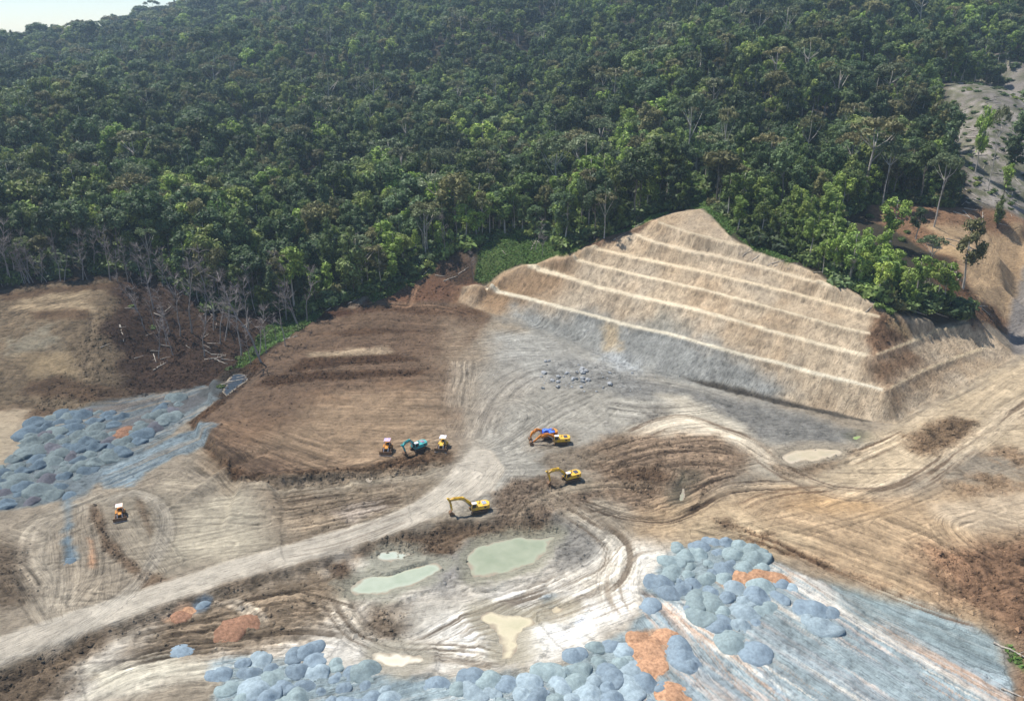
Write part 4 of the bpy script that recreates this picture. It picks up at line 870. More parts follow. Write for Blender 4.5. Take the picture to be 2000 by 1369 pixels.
def tree_place(u, v, e=0):
    if u > 1365 and v > 398 and u < 1900:
        w = 'on the spur beside the terraces'
        w = ('at the top of the wooded spur' if v < 450 else ('midway down the wooded spur' if v < 520 else 'low on the wooded spur'))
        return w
    row = 'front of the forest' if e < 9 else ('just inside the forest' if e < 20 else 'deeper in the forest')
    if u > 1640: return row + ' above the right clearing'
    if u > 1160: return row + ' above the terraces'
    if u > 840: return row + ' behind the grass patch'
    if u > 560: return row + ' above the brown fill'
    if u > 300: return row + ' behind the dead trees'
    return row + ' behind the left hump'
DESC = {'broad': 'dark round crowned tree', 'column': 'narrow vine draped tree', 'umbrella': 'flat crowned bare trunked tree', 'open': 'clump crowned green tree', 'young': 'small bright green sapling'}
first_obj = {}
items = []
def place_tree(pi, x, y, z, s, w, rz, desc, place, u):
    cm, tm, kd, h = PROTO[pi]
    r = empty("forest_tree", (x, y, z - .2), rz); r.scale = (s * w, s * w, s)
    tag(r, None, 'tree', 'trees along the forest edge')
    c = link("crown", cm, r); t = link("trunk", tm, r)
    if pi not in first_obj: first_obj[pi] = (c, t)
    items.append((r, desc, place, u)); return r
for i in near_i:
    v_ = int(var_[i]); place_tree(v_, fx[i], fy[i], fz[i], scl[i], wid[i], rot[i], DESC[PROTO[v_][2]], tree_place(fu[i], fv[i], ed[i]), fu[i])
for pi in range(len(PROTO)):
    if pi not in first_obj:
        place_tree(pi, fx[rest[pi]], fy[rest[pi]], fz[rest[pi]], 1, 1, 0, DESC[PROTO[pi][2]], tree_place(fu[rest[pi]], fv[rest[pi]], ed[rest[pi]]), fu[rest[pi]])
number_labels(items, lambda d, p, k, n_: f"{d} {p}, {ordinal(k)} from left")
# trees that stand by themselves: (prototype, base u, v, top v, width factor, label)
HERO = [(10, 1881, 563, 424, 1.0, 'lone tree with dense oval crown and long bare trunk on the tan cut slope', 'column2'),
        (7, 1824, 443, 288, .8, 'very tall bare trunked tree rising from the brown clearing'),
        (8, 1340, 352, 172, 1.15, 'tallest pale trunked tree above the peak of the terraces'),
        (9, 1738, 482, 378, 1.3, 'round crowned tree at the left end of the brown clearing'), (10, 1788, 468, 402, 1.2, 'smaller round tree in the middle of the brown clearing'),
        (7, 1806, 558, 452, .95, 'light green flat topped tree at the edge of the wooded spur'), (11, 1842, 602, 506, 1.1, 'round tree at the right tip of the wooded spur'),
        (9, 1905, 338, 196, .7, 'slim tree with dense small crown on the grey cleared hillside'), (7, 1930, 372, 196, .5, 'thin trunked tree with sparse crown on the grey cleared hillside'),
        (5, 1948, 445, 380, .9, 'dark conical tree at the foot of the grey cleared hillside'), (6, 1978, 335, 238, 1.3, 'wide grey green tree on the right of the cleared hillside'), (4, 1992, 280, 150, 1.2, 'dark vine covered tree at the right edge above the cleared hillside'), (13, 1960, 392, 316, .9, 'young tree beside the logs on the cleared hillside'),
        (8, 1408, 372, 200, .7, 'tall tree with a kinked pale trunk above the wooded spur'), (7, 1570, 372, 214, .8, 'tall slim tree with twin pale trunk above the wooded spur'), (8, 1446, 290, 170, .9, 'light green emergent tree with curved pale trunk'),
        (7, 1722, 402, 268, .8, 'pale trunked tree at the forest edge left of the tall bare trunk'), (8, 1180, 466, 372, 1, 'pale trunked tree leaning over the top left terrace'), (7, 1650, 385, 250, .9, 'bare trunked tree in front of the dark forest wall on the right'),
        (8, 835, 500, 385, 1.1, 'pale trunked tree above the brown earth bank'), (7, 942, 470, 380, .9, 'slim tree with white trunk left of the grass patch'), (8, 700, 560, 455, 1.2, 'grey tree with bare pale trunk above the brown fill'),
        (11, 575, 612, 470, 1.2, 'dark leafy tree standing in front of the forest by the gully')]
for hd in HERO:
    pi, u, v, vt, wf, lab = hd[:6]
    x, y = W(u, v); z = hz(x, y); zc = project(x, y, z)[2]
    b_ = (684.5 - vt) / FPX; tz = (-SP + b_ * CP) / (CP + b_ * SP); ht = CAM_H + y * tz - z
    cm, tm, kd, h = PROTO[pi]; s = ht / (h * 1.0)
    r = empty("forest_tree", (x, y, z - .2), u % 6); r.scale = (min(s, 1.5) * wf * .95, min(s, 1.5) * wf * .95, s); tag(r, lab, 'tree')
    link("crown", cm, r); link("trunk", tm, r)

# the rest of the wood: one object of instances
def instances(name, x, y, z, vr, sc, wd, rt, sources, label):
    me = bpy.data.meshes.new(name); me.vertices.add(len(x)); me.vertices.foreach_set('co', np.stack([x, y, z], 1).astype(np.float32).ravel())
    for nm, dt, a in (("variant", 'INT', vr.astype(np.int32)), ("rz", 'FLOAT', rt.astype(np.float32)), ("sc", 'FLOAT', sc.astype(np.float32)), ("wd", 'FLOAT', wd.astype(np.float32))):
        me.attributes.new(nm, dt, 'POINT').data.foreach_set('value', a)
    o = link(name, me); tag(o, label, None, None, 'stuff')
    ng = bpy.data.node_groups.new(name, 'GeometryNodeTree'); ng.interface.new_socket("Geometry", in_out='INPUT', socket_type='NodeSocketGeometry'); ng.interface.new_socket("Geometry", in_out='OUTPUT', socket_type='NodeSocketGeometry')
    n, l = ng.nodes, ng.links; gi = n.new("NodeGroupInput"); go = n.new("NodeGroupOutput"); join = n.new("GeometryNodeJoinGeometry")
    def attr(nm, dt):
        q = n.new("GeometryNodeInputNamedAttribute"); q.data_type = dt; q.inputs["Name"].default_value = nm; return q.outputs["Attribute"]
    va, rz, sc_, wd_ = attr("variant", 'INT'), attr("rz", 'FLOAT'), attr("sc", 'FLOAT'), attr("wd", 'FLOAT')
    cr = n.new("ShaderNodeCombineXYZ"); l.new(rz, cr.inputs[2])
    mw = n.new("ShaderNodeMath"); mw.operation = 'MULTIPLY'; l.new(sc_, mw.inputs[0]); l.new(wd_, mw.inputs[1])
    cs = n.new("ShaderNodeCombineXYZ"); l.new(mw.outputs[0], cs.inputs[0]); l.new(mw.outputs[0], cs.inputs[1]); l.new(sc_, cs.inputs[2])
    for vi, src in sources.items():
        eq = n.new("FunctionNodeCompare"); eq.data_type = 'INT'; eq.operation = 'EQUAL'; l.new(va, eq.inputs[2]); eq.inputs[3].default_value = vi
        iop = n.new("GeometryNodeInstanceOnPoints"); j2 = n.new("GeometryNodeJoinGeometry")
        for s in src:
            q = n.new("GeometryNodeObjectInfo"); q.inputs[0].default_value = s; l.new(q.outputs["Geometry"], j2.inputs[0])
        l.new(gi.outputs[0], iop.inputs["Points"]); l.new(eq.outputs[0], iop.inputs["Selection"]); l.new(j2.outputs[0], iop.inputs["Instance"])
        l.new(cr.outputs[0], iop.inputs["Rotation"]); l.new(cs.outputs[0], iop.inputs["Scale"]); l.new(iop.outputs[0], join.inputs[0])
    l.new(join.outputs[0], go.inputs[0]); md = o.modifiers.new("trees", 'NODES'); md.node_group = ng
    return o
R_ = rest
instances("forest", fx[R_], fy[R_], fz[R_] - .3, var_[R_], scl[R_], wid[R_], rot[R_], first_obj, 'dense mixed rainforest covering the hillsides behind the quarry')
# undergrowth: bushes along the edge and in the gaps
def bush_mesh(seed, mat, R=1.5):
    rg = np.random.default_rng(seed); lobes = [(rg.normal(0, R * .45), rg.normal(0, R * .45), rg.uniform(.3, 1.0) * R * .7, rg.uniform(.5, .85) * R, .8) for _ in range(6)]
    V, F, T = leafy(rg, lobes, 26, .42); return leaf_mesh("foliage", V, F, T, mat)
bush = [bush_mesh(70 + i, m_leaf_s if i % 2 else m_leaf) for i in range(4)]
shrub_items = []; bush_first = {}
def place_bush(i, x, y, s, desc, place, u, grp='shrubs dotted over the cleared ground'):
    o = link("shrub", bush[i], None, (x, y, hz(x, y) - .2)); o.scale = (s, s, s * .8); o.rotation_euler = (0, 0, (x * 7) % 6.28); tag(o, None, 'shrub', grp); shrub_items.append((o, desc, place, u))
    bush_first.setdefault(i, o)
rg = np.random.default_rng(12)
CLEAR = [(1885,400),(1888,330),(1858,240),(1856,190),(1880,155),(1990,150),(2020,300),(2020,430)]
cw = WP(CLEAR); xs = rg.uniform(min(p[0] for p in cw), max(p[0] for p in cw), 1400); ys = rg.uniform(min(p[1] for p in cw), max(p[1] for p in cw), 1400); k = inside(xs, ys, cw)
for x, y in list(zip(xs[k], ys[k]))[:190]:
    u = project(x, y, hz(x, y))[0]; place_bush(int(rg.integers(0, 4)), x, y, rg.uniform(.5, 1.2), 'low green shrub' if rg.random() < .6 else 'dark scrubby bush', ('high on' if y > 420 else 'midway up' if y > 380 else 'low on') + ' the grey cleared hillside', u)
for (u, v, s) in [(1760,470,1),(1870,600,1.3),(1890,612,1.4),(1860,612,1.2),(1835,605,1.3),(1900,595,1.2),(1815,598,1.2),(1880,622,1.3),(1718,600,1.0),(1736,610,.9),(1835,520,.9),(1700,425,1),(1770,455,.8)]:
    x, y = W(u, v); place_bush(1, x, y, s * 1.2, 'pale leafy bush', 'at the wooded spur end', u)
for (u, v, s) in [(470,700,1),(505,690,1.2),(530,668,1),(560,650,1.1),(590,640,1.3),(575,648,.9),(450,722,.9),(610,628,1),(430,755,.8),(300,640,.9),(395,608,1),(255,600,.8),(440,570,1.2),(745,578,1.1),(770,570,1.2),(800,558,1),(820,545,1)]:
    x, y = W(u, v); place_bush(3, x, y, s, 'dark green bush', 'along the gully edge', u)
number_labels(shrub_items, lambda d, p, k, n_: f"{d} {p}, {ordinal(k)} from left")
ex = []; ew = WP(EDGE_PX)
ux, uy = scatter(230, 470, 3.2); ue = seg_dist(ux, uy, ew, False); kk = (ue < 40) | (rng.uniform(0, 1, len(ux)) < .65); ux, uy = ux[kk], uy[kk]
fresh = [bush_first.get(i) or bush_first[3] for i in range(4)]
instances("undergrowth", ux, uy, samp(H, ux, uy) - .3, rng.integers(0, 4, len(ux)), rng.uniform(1.0, 3.0, len(ux)), rng.uniform(.8, 1.3, len(ux)), rng.uniform(0, 6.28, len(ux)), {i: (fresh[i],) for i in range(4)}, 'thick undergrowth filling the forest floor')
ux, uy = scatter(470, 800, 8); kk = rng.uniform(0, 1, len(ux)) < .7; ux, uy = ux[kk], uy[kk]
instances("undergrowth", ux, uy, samp(H, ux, uy) - .3, rng.integers(0, 4, len(ux)), rng.uniform(1.5, 3.2, len(ux)), rng.uniform(.8, 1.3, len(ux)), rng.uniform(0, 6.28, len(ux)), {i: (fresh[i],) for i in range(4)}, 'scrub between the trees on the far hills')
# grass and creepers
V, F, T = [], [], []; nv = 0
for gi_, poly in enumerate(GRASS_W):
    xa, xb = min(p[0] for p in poly), max(p[0] for p in poly); ya, yb = min(p[1] for p in poly), max(p[1] for p in poly); n_ = int((xb - xa) * (yb - ya) * 5)
    n_ = min(n_, 26000); x = rg.uniform(xa, xb, n_); y = rg.uniform(ya, yb, n_); k = inside(x, y, poly); x, y = x[k], y[k]; z = samp(H, x, y); n_ = len(x)
    if not n_: continue
    hgt = (.45 + .5 * fbm(x, y, 5, 3, 400)) * rg.uniform(.5, 1.3, n_) + .15; a = rg.uniform(0, 6.28, n_); w = rg.uniform(.25, .5, n_); dx, dy = np.cos(a) * w, np.sin(a) * w; tx, ty = rg.normal(0, .25, n_), rg.normal(0, .25, n_)
    q = np.stack([np.stack([x - dx, y - dy, z + hgt * .25], 1), np.stack([x + dx, y + dy, z + hgt * .35], 1), np.stack([x + tx - dy, y + ty + dx, z + hgt], 1)], 1).reshape(-1, 3)
    V.append(q); F.append(np.arange(n_ * 3).reshape(-1, 3) + nv); T.append(rg.uniform(.7, 1.3, n_)); nv += 3 * n_
m_grass = leaf_mat("grass_blades", [G(.085,.150,.034), G(.085,.150,.034)], .7, .3)
tag(link("grass", leaf_mesh("grass", np.concatenate(V), np.concatenate(F), np.concatenate(T), m_grass)), 'bright green grass and creepers along the forest edge', None, None, 'stuff')

# ------------------------------------------------------------------ dead standing trees, fallen logs, brush
DT = [(310,700,600,'a'),(352,655,530,0),(375,650,505,0),(332,650,560,0),(440,665,560,0),(470,700,560,0),(520,690,590,0),(557,676,555,0),(540,668,600,0),(300,640,560,0),(402,630,520,0),(420,625,500,0),(490,712,640,0),(505,700,610,0),(510,708,560,0),(448,640,540,0),(225,530,455,0),(160,528,440,0),(100,545,470,0),(50,552,475,0),(185,530,450,0),(262,560,500,0),(270,610,545,0),(5,560,510,0),(130,540,480,0),(388,590,480,0),(870,500,430,0),(880,470,420,0),(690,545,470,0),(722,560,490,0),(925,545,500,0),(1045,490,430,0),(1060,500,440,0),(60,545,470,0),(78,546,480,0),(282,550,480,0),(318,560,490,0),(350,570,500,0),(1660,555,500,0),(1632,540,480,0)]
dit = []; dr = random.Random(8)
for k in range(16):
    u = dr.uniform(262, 600); v0 = 566 + (u - 262) * .16; v = v0 + dr.uniform(0, 1) * (120 if u < 520 else 40)
    DT.append((u, v, v - dr.uniform(75, 125), 0))
for k in range(18): u = dr.uniform(-10, 330); DT.append((u, 546 - abs(u - 180) * -.06, 546 - dr.uniform(50, 95), 0))
for i, (u, v, vt, _) in enumerate(DT):
    x, y = W(u, v); z = hz(x, y); b_ = (684.5 - vt) / FPX; tz = (-SP + b_ * CP) / (CP + b_ * SP); ht = max(6, CAM_H + y * tz - z); s = min(ht / 15, 1.9) * dr.uniform(.75, 1.15)
    r = empty("dead_tree", (x, y, z - .1), i * 1.7); r.scale = (s, s, s); r.rotation_euler = (math.radians(rg.normal(0, 9)), math.radians(rg.normal(-6, 10)), i * 1.7); tag(r, None, 'dead tree', 'leafless grey trees along the clearing')
    link("trunk", DEAD[i % 4][0], r); tag(link("twigs", DEAD[i % 4][1], r), kind="stuff")
    pl = ('on the lower dark slope' if v > 660 else 'on the upper dark slope') if 240 < u < 620 and v > 575 else ('behind the left earth hump' if u <= 330 else ('in front of the dark forest edge' if u < 1100 else 'on the wooded spur'))
    dit.append((r, 'leafless grey dead tree', pl, u))
number_labels(dit, lambda d, p, k, n_: f"{d} {p}, {ordinal(k)} from left")
def log_mesh(seed, L, r, forks=3):
    rg2 = np.random.default_rng(seed); bm = bmesh.new(); p = []; 
    for k in range(6): p.append((L * (k / 5 - .5), rg2.normal(0, .12), rg2.normal(0, .05)))
    tube(bm, p, [r * (1.25 - .16 * k) for k in range(6)], 6)
    for k in range(forks):
        b0 = Vector(p[3 + k % 3]); d = Vector((rg2.uniform(.3, 1), rg2.choice([-1, 1]) * rg2.uniform(.4, 1), rg2.uniform(0, .6))).normalized(); tube(bm, [b0, b0 + d * L * .16, b0 + d * L * .27], [r * .4, r * .25, r * .1], 4)
    return bm_mesh(bm, "log", m_log, True)
LOGM = [log_mesh(i, 8, .22, i % 4) for i in range(5)]
LG = [(238,650,-60,1.1),(206,676,60,.5),(312,716,70,.8),(420,700,35,.9),(432,706,-30,.8),(428,695,10,.7),(445,703,5,.6),(405,688,-35,.5),(500,585,40,.6),(520,592,-38,.9),(490,565,-60,.6),(395,572,8,.9),(405,610,75,.7),(412,614,-45,.5),(462,745,35,.9),(445,750,50,.7),(470,738,20,.6),
      (560,662,12,1.0),(650,600,45,.9),(690,590,50,.7),(835,530,60,.8),(240,640,60,.4),(1042,480,70,1.0),(1050,472,-70,.7),(985,495,-60,.5),(1130,470,30,.8),(1905,270,-70,1.4),(1912,280,60,.8),(1930,262,-30,.9),(1918,262,30,.8),(1860,480,-55,.6),(1898,255,-75,1.2),(1945,285,-35,.8),(1950,340,10,.7),
      (1900,380,-60,1.1),(1915,395,-30,.9),(1905,400,-40,1.0),(1935,375,5,.9),(1890,212,5,.9),(1940,200,8,1.1),(1960,440,-20,.7),(1985,400,-15,.9),(1870,540,70,.9),(1820,565,65,.8),(1850,582,75,.9),(1862,470,-15,.7),(1880,420,-20,1.0),(1980,1275,-45,.9),(1990,1358,-35,.7),
      (1750,590,-20,.8),(1795,612,15,.9),(1840,618,10,.7),(1920,600,30,.8),(1700,600,30,.6),(1480,500,20,.7),(1520,512,-20,.6),(1925,610,-10,.8),(880,545,20,.8),(905,530,40,.7),(860,540,-20,.6),(1210,462,20,.7),(1250,440,25,.7),(1968,300,40,.8),(1908,330,-10,.8)]
lit = []; lr = random.Random(21); extra = []
for k in range(22): u = lr.uniform(250, 590); extra.append((u, 590 + (u - 250) * .1 + lr.random() * (130 if u < 470 else 30), lr.uniform(-80, 80), lr.uniform(.3, .7)))
for k in range(50): extra.append((lr.uniform(1865, 1998), lr.uniform(185, 430), lr.uniform(-80, 80), lr.uniform(.35, 1.0)))
for k in range(22): u = lr.uniform(1440, 1890); extra.append((u, 487 + (u - 1440) * .29, lr.uniform(0, 60), lr.uniform(.35, .7)))
LG = LG + extra
for i, (u, v, ang, s) in enumerate(LG):
    x, y = W(u, v); a = math.radians(ang); o = link("fallen_log", LOGM[i % 5], None, (x, y, hz(x, y) + .2)); 
    # the log leans with the ground under it
    dx, dy = math.cos(a) * 3 * s, math.sin(a) * 3 * s; dz = hz(x + dx, y + dy) - hz(x - dx, y - dy); o.rotation_euler = (0, -math.atan2(dz, 6 * s), a); o.scale = (s, s * 1.1, s * 1.1)
    o.location.z = (hz(x + dx, y + dy) + hz(x - dx, y - dy)) / 2 + .22; tag(o, None, 'log', 'bleached logs lying on the ground')
    pl = (('high' if v < 625 else 'low' if v > 675 else 'midway') + ' on the slope of dead trees') if u < 620 and v > 540 else (('high' if v < 260 else 'low' if v > 350 else 'midway') + ' on the grey cleared hillside' if u > 1850 and v < 460 else ('beside the wooded spur' if u > 1400 and v < 1000 else ('at the right edge by the gravel' if v > 1000 else 'along the forest edge')))
    lit.append((o, 'bleached fallen log' if s > .75 else 'short broken pale log', pl, u))
number_labels(lit, lambda d, p, k, n_: f"{d} {p}, {ordinal(k)} from left")

# ------------------------------------------------------------------ gravel heaps
def earth_mat(name, c, var=.15):
    m, n, l, b = nt(name); g = n.new("ShaderNodeNewGeometry"); a = n.new("ShaderNodeTexNoise"); a.inputs["Scale"].default_value = 1.5; a.inputs["Detail"].default_value = 7; a.inputs["Roughness"].default_value = .7; l.new(g.outputs["Position"], a.inputs["Vector"])
    oi = n.new("ShaderNodeObjectInfo"); s = alb(c); r = n.new("ShaderNodeValToRGB"); r.color_ramp.elements[0].position = .3; r.color_ramp.elements[0].color = tuple(x * (1 - 2.2 * var) for x in s) + (1,); r.color_ramp.elements[1].position = .7; r.color_ramp.elements[1].color = tuple(x * (1 + var) for x in s) + (1,)
    l.new(a.outputs["Fac"], r.inputs["Fac"]); mr = n.new("ShaderNodeMapRange"); mr.inputs["To Min"].default_value = .86; mr.inputs["To Max"].default_value = 1.1; l.new(oi.outputs["Random"], mr.inputs["Value"])
    vm = n.new("ShaderNodeVectorMath"); vm.operation = 'SCALE'; l.new(r.outputs["Color"], vm.inputs[0]); l.new(mr.outputs[0], vm.inputs["Scale"]); l.new(vm.outputs[0], b.inputs["Base Color"]); b.inputs["Roughness"].default_value = .95; b.inputs["Specular IOR Level"].default_value = .1
    bp = n.new("ShaderNodeBump"); bp.inputs["Strength"].default_value = .5; bp.inputs["Distance"].default_value = .18; l.new(a.outputs["Fac"], bp.inputs["Height"]); l.new(bp.outputs[0], b.inputs["Normal"])
    return m
GM = {'slate blue': earth_mat("slate_gravel", (140,156,166)), 'grey green': earth_mat("green_gravel", (154,170,170)), 'pale grey': earth_mat("pale_gravel", (164,180,186)), 'dark blue grey': earth_mat("dark_gravel", (106,122,132)),
      'dull grey green': earth_mat("dull_green_gravel", (122,134,134)), 'purple grey': earth_mat("purple_gravel", (112,112,118)), 'orange': earth_mat("orange_earth", (200,156,122), .26), 'rusty orange': earth_mat("rusty_earth", (160,122,98), .26)}
def heap_shape(seed):
    rg2 = random.Random(seed); pk = [(rg2.uniform(-.28, .28), rg2.uniform(-.25, .25), 1.0)] + [(rg2.uniform(-.6, .6), rg2.uniform(-.5, .5), rg2.uniform(.55, .85)) for _ in range(rg2.choice([1, 1, 2]))]
    ring, seg = 11, 24; V = []
    for i in range(ring + 1):
        for j in range(seg):
            a = 2 * math.pi * j / seg; rr = (i / ring) * (1.12 + .12 * mnoise.noise(Vector((math.cos(a) * 1.3, math.sin(a) * 1.3, seed * 3.1))) + .10 * mnoise.noise(Vector((math.cos(a) * 4, math.sin(a) * 4, seed * 1.7)))); x, y = rr * math.cos(a), rr * math.sin(a); z = 0
            for px_, py_, h_ in pk:
                d = min(1.0, math.hypot(x - px_, y - py_) / 1.08); z = max(z, h_ * (.5 + .5 * math.cos(math.pi * d)) ** .82)
            z = z * .60 + .07 * mnoise.noise(Vector((x * 2.4, y * 2.4, seed))) + .03 * mnoise.noise(Vector((x * 6, y * 6, seed)))
            if i == ring: z = -.25
            V.append((x, y, z))
    F = []
    for i in range(ring):
        for j in range(seg): F.append((i * seg + j, i * seg + (j + 1) % seg, (i + 1) * seg + (j + 1) % seg, (i + 1) * seg + j))
    F = [f[::-1] for f in F]
    return V, F
HS = [heap_shape(i) for i in range(7)]; HEAPM = {}
def heap_mesh(k, c):
    if (k, c) not in HEAPM: HEAPM[(k, c)] = np_mesh("heap", HS[k][0], HS[k][1], GM[c], True)
    return HEAPM[(k, c)]
hr = random.Random(5); heaps = []
def add_heap(x, y, r, c, place, rz=None, hf=1.0, nm="gravel_heap"):
    o = link(nm, heap_mesh(hr.randrange(7), c), None, (x, y, min(hz(x, y), hz(x, y - 1.5)) - .12)); k_ = hr.choice([.65, .8, .95, 1, 1.1, 1.25]); r *= k_; o.scale = (r * hr.uniform(.9, 1.25), r * hr.uniform(.85, 1.1), r * hr.uniform(.75, 1.15) * hf); o.rotation_euler = (0, 0, hr.uniform(0, 6.28) if rz is None else rz)
    tag(o, None, 'gravel heap' if 'orange' not in c else 'earth heap', 'truck-dumped heaps'); u, v, _ = project(x, y, hz(x, y)); heaps.append([o, c, place, u, v])
def heap_field(px, pal, place, sp, r0, r1, n_=4000, seed=1):
    poly = WP(px); rg2 = random.Random(seed); xs = [p[0] for p in poly]; ys = [p[1] for p in poly]; P = []
    for _ in range(n_):
        x, y = rg2.uniform(min(xs), max(xs)), rg2.uniform(min(ys), max(ys))
        if all((x - a) ** 2 + (y - b_) ** 2 > sp * sp for a, b_ in P) and bool(inside(np.array([x]), np.array([y]), poly)[0]): P.append((x, y))
    for x, y in P: add_heap(x, y, rg2.uniform(r0, r1), rg2.choice(pal), place)
heap_field([(45,880),(55,830),(110,808),(200,800),(240,815),(215,835),(170,850),(245,845),(300,800),(345,772),(362,785),(350,815),(300,838),(265,870),(230,893),(180,915),(150,935),(110,965),(60,985),(0,985),(-60,990),(-60,930),(0,915)],
           ['dark blue grey'] * 4 + ['dull grey green'] * 5 + ['purple grey'], 'left stockpile', 3.3, 2.2, 3.2, 8000, 3)
heap_field([(1295,1100),(1320,1068),(1390,1056),(1460,1060),(1500,1095),(1490,1110),(1420,1112),(1405,1140),(1300,1140)], ['slate blue', 'grey green', 'grey green', 'slate blue'], 'right stockpile behind orange earth', 2.9, 2.0, 2.9, 4000, 8)
heap_field([(1400,1150),(1540,1140),(1530,1172),(1490,1200),(1470,1230),(1400,1225),(1345,1195),(1340,1180)], ['slate blue', 'grey green', 'pale grey', 'grey green'], 'right stockpile before orange earth', 2.9, 2.0, 2.9, 4000, 9)
heap_field([(415,1315),(470,1285),(560,1290),(585,1262),(650,1290),(720,1310),(760,1345),(790,1420),(520,1420),(440,1345)], ['slate blue', 'grey green', 'pale grey', 'grey green', 'slate blue'], 'left part of bottom stockpile', 2.9, 1.9, 2.7, 4000, 10)
heap_field([(1010,1345),(1090,1290),(1130,1265),(1205,1245),(1235,1280),(1250,1335),(1300,1345),(1310,1420),(1000,1420),(860,1345),(840,1325),(1000,1325)], ['pale grey', 'grey green', 'slate blue', 'slate blue'], 'right part of bottom stockpile', 2.9, 1.9, 2.7, 4000, 11)
for u, v, r, c in [(1585,1192,3.2,'slate blue'),(1622,1198,3.2,'slate blue'),(1608,1222,3.4,'pale grey'),(1578,1208,3,'pale grey'),(1432,1256,3,'grey green'),(1472,1272,3.2,'slate blue'),(1325,1268,2.8,'slate blue'),(1352,1300,3.1,'slate blue'),(1338,1285,2.6,'slate blue'),(1288,1140,3.2,'slate blue'),(1310,1155,2.8,'slate blue'),(1330,1148,2.6,'slate blue'),(1408,1228,2.2,'grey green'),(1425,1240,2.0,'grey green'),(1268,1180,2.6,'slate blue'),(1545,1148,2.6,'pale grey')]:
    x, y = W(u, v); add_heap(x, y, r, c, 'apart on streaked gravel')
for u, v, r, c, pl in [(338,806,3.4,'orange','left stockpile'),(322,808,2.4,'orange','left stockpile'),(245,846,3,'rusty orange','left stockpile'),(222,850,2.6,'rusty orange','left stockpile'),(232,858,2.6,'rusty orange','left stockpile'),(250,842,2.4,'orange','left stockpile'),
                   (1430,1130,3,'orange','right stockpile'),(1452,1124,3,'orange','right stockpile'),(1500,1122,3,'orange','right stockpile'),(1525,1128,3,'orange','right stockpile'),(1478,1128,2.6,'orange','right stockpile'),
                   (1250,1246,3,'orange','bottom stockpile'),(1280,1250,3.2,'orange','bottom stockpile'),(1262,1272,3.2,'orange','bottom stockpile'),(1272,1300,3.2,'orange','bottom stockpile'),(1302,1248,2.4,'orange','bottom stockpile'),(1315,1358,3.0,'orange','bottom stockpile'),
                   (450,1232,3,'rusty orange','below haul road'),(470,1218,2.6,'rusty orange','below haul road'),(355,1198,2.8,'rusty orange','below haul road'),(368,1186,2.2,'orange','below haul road')]:
    x, y = W(u, v); add_heap(x, y, r, c, pl, hf=.55 if v != 1358 else .9, nm="earth_heap")
for u, v, r in [(355,1265,2.4),(392,1178,2.2),(136,1094,2.2),(130,968,2.4)]:
    x, y = W(u, v); add_heap(x, y, r, 'dark blue grey' if v < 1150 else 'slate blue', 'alone beside haul road', hf=.8)
rows = {}
for h_ in heaps: rows.setdefault((h_[1], h_[2]), []).append(h_)
for (c, pl), L in rows.items():
    L.sort(key=lambda q: q[4]); nr = max(1, round(len(L) / 8)); per = math.ceil(len(L) / nr)
    for ri in range(nr):
        R = sorted(L[ri * per:(ri + 1) * per], key=lambda q: q[3])
        rn = '' if nr == 1 else (('back' if ri == 0 else ('front' if ri == nr - 1 else ordinal(ri))) + ' row, ')
        for k, q in enumerate(R): q[0]['label'] = f"{c} heap, {ordinal(k)} from left, {rn}{pl}"

# ------------------------------------------------------------------ clods and stones strewn over the rough ground (too many to count) and the boulders one can pick out
m_clod, n, l, b = nt("clods"); a_ = n.new("ShaderNodeAttribute"); a_.attribute_name = "soil"; l.new(a_.outputs["Color"], b.inputs["Base Color"]); b.inputs["Roughness"].default_value = .95; b.inputs["Specular IOR Level"].default_value = .1
OCT = np.array([(1,0,0),(0,1,0),(-1,0,0),(0,-1,0),(0,0,1),(0,0,-.6)], float); OF = np.array([(0,1,4),(1,2,4),(2,3,4),(3,0,4),(1,0,5),(2,1,5),(3,2,5),(0,3,5)])
rg = np.random.default_rng(99); n_ = 600000; x = rg.uniform(-150, 215, n_); y = rg.uniform(100, 340, n_)
lim = (y * CP + 45) * .66; k = np.abs(x) < lim; x, y = x[k], y[k]; rr = samp(ROUGHN, x, y); dens = np.clip((rr - .4) * .85, 0, 1) ** 1.3 * (.35 + .9 * sstep(-.2, .5, fbm(x, y, 7, 3, 500))); k = rg.uniform(0, 1, len(x)) < dens * .6
k &= ~inside(x, y, FOREST); x, y, rr = x[k], y[k], rr[k]
if len(x) > 60000: s_ = rg.permutation(len(x))[:60000]; x, y, rr = x[s_], y[s_], rr[s_]
z = samp(H, x, y); s = rg.gamma(2.2, .085, len(x)) + .08; V = OCT[None] * (s[:, None, None] * rg.uniform(.65, 1.3, (len(x), 6, 1))); a = rg.uniform(0, 6.28, len(x)); ca, sa = np.cos(a)[:, None], np.sin(a)[:, None]
V = np.stack([V[..., 0] * ca - V[..., 1] * sa + x[:, None], V[..., 0] * sa + V[..., 1] * ca + y[:, None], V[..., 2] * .8 + z[:, None] + .05], -1)
me = np_mesh("clods", V.reshape(-1, 3), (OF[None] + np.arange(len(x))[:, None, None] * 6).reshape(-1, 3), m_clod, False)
cc = np.stack([samp(CL[..., i], x, y) for i in range(3)], 1) * rg.uniform(.72, 1.2, (len(x), 1)); ca_ = me.color_attributes.new("soil", 'FLOAT_COLOR', 'POINT')
ca_.data.foreach_set('color', np.repeat(np.concatenate([cc, np.ones((len(x), 1))], 1), 6, 0).astype(np.float32).ravel())
tag(link("soil_clods", me), 'loose clods and stones strewn over the churned ground', None, None, 'stuff')
m_rock = earth_mat("grey_rock", (168,170,170), .12)
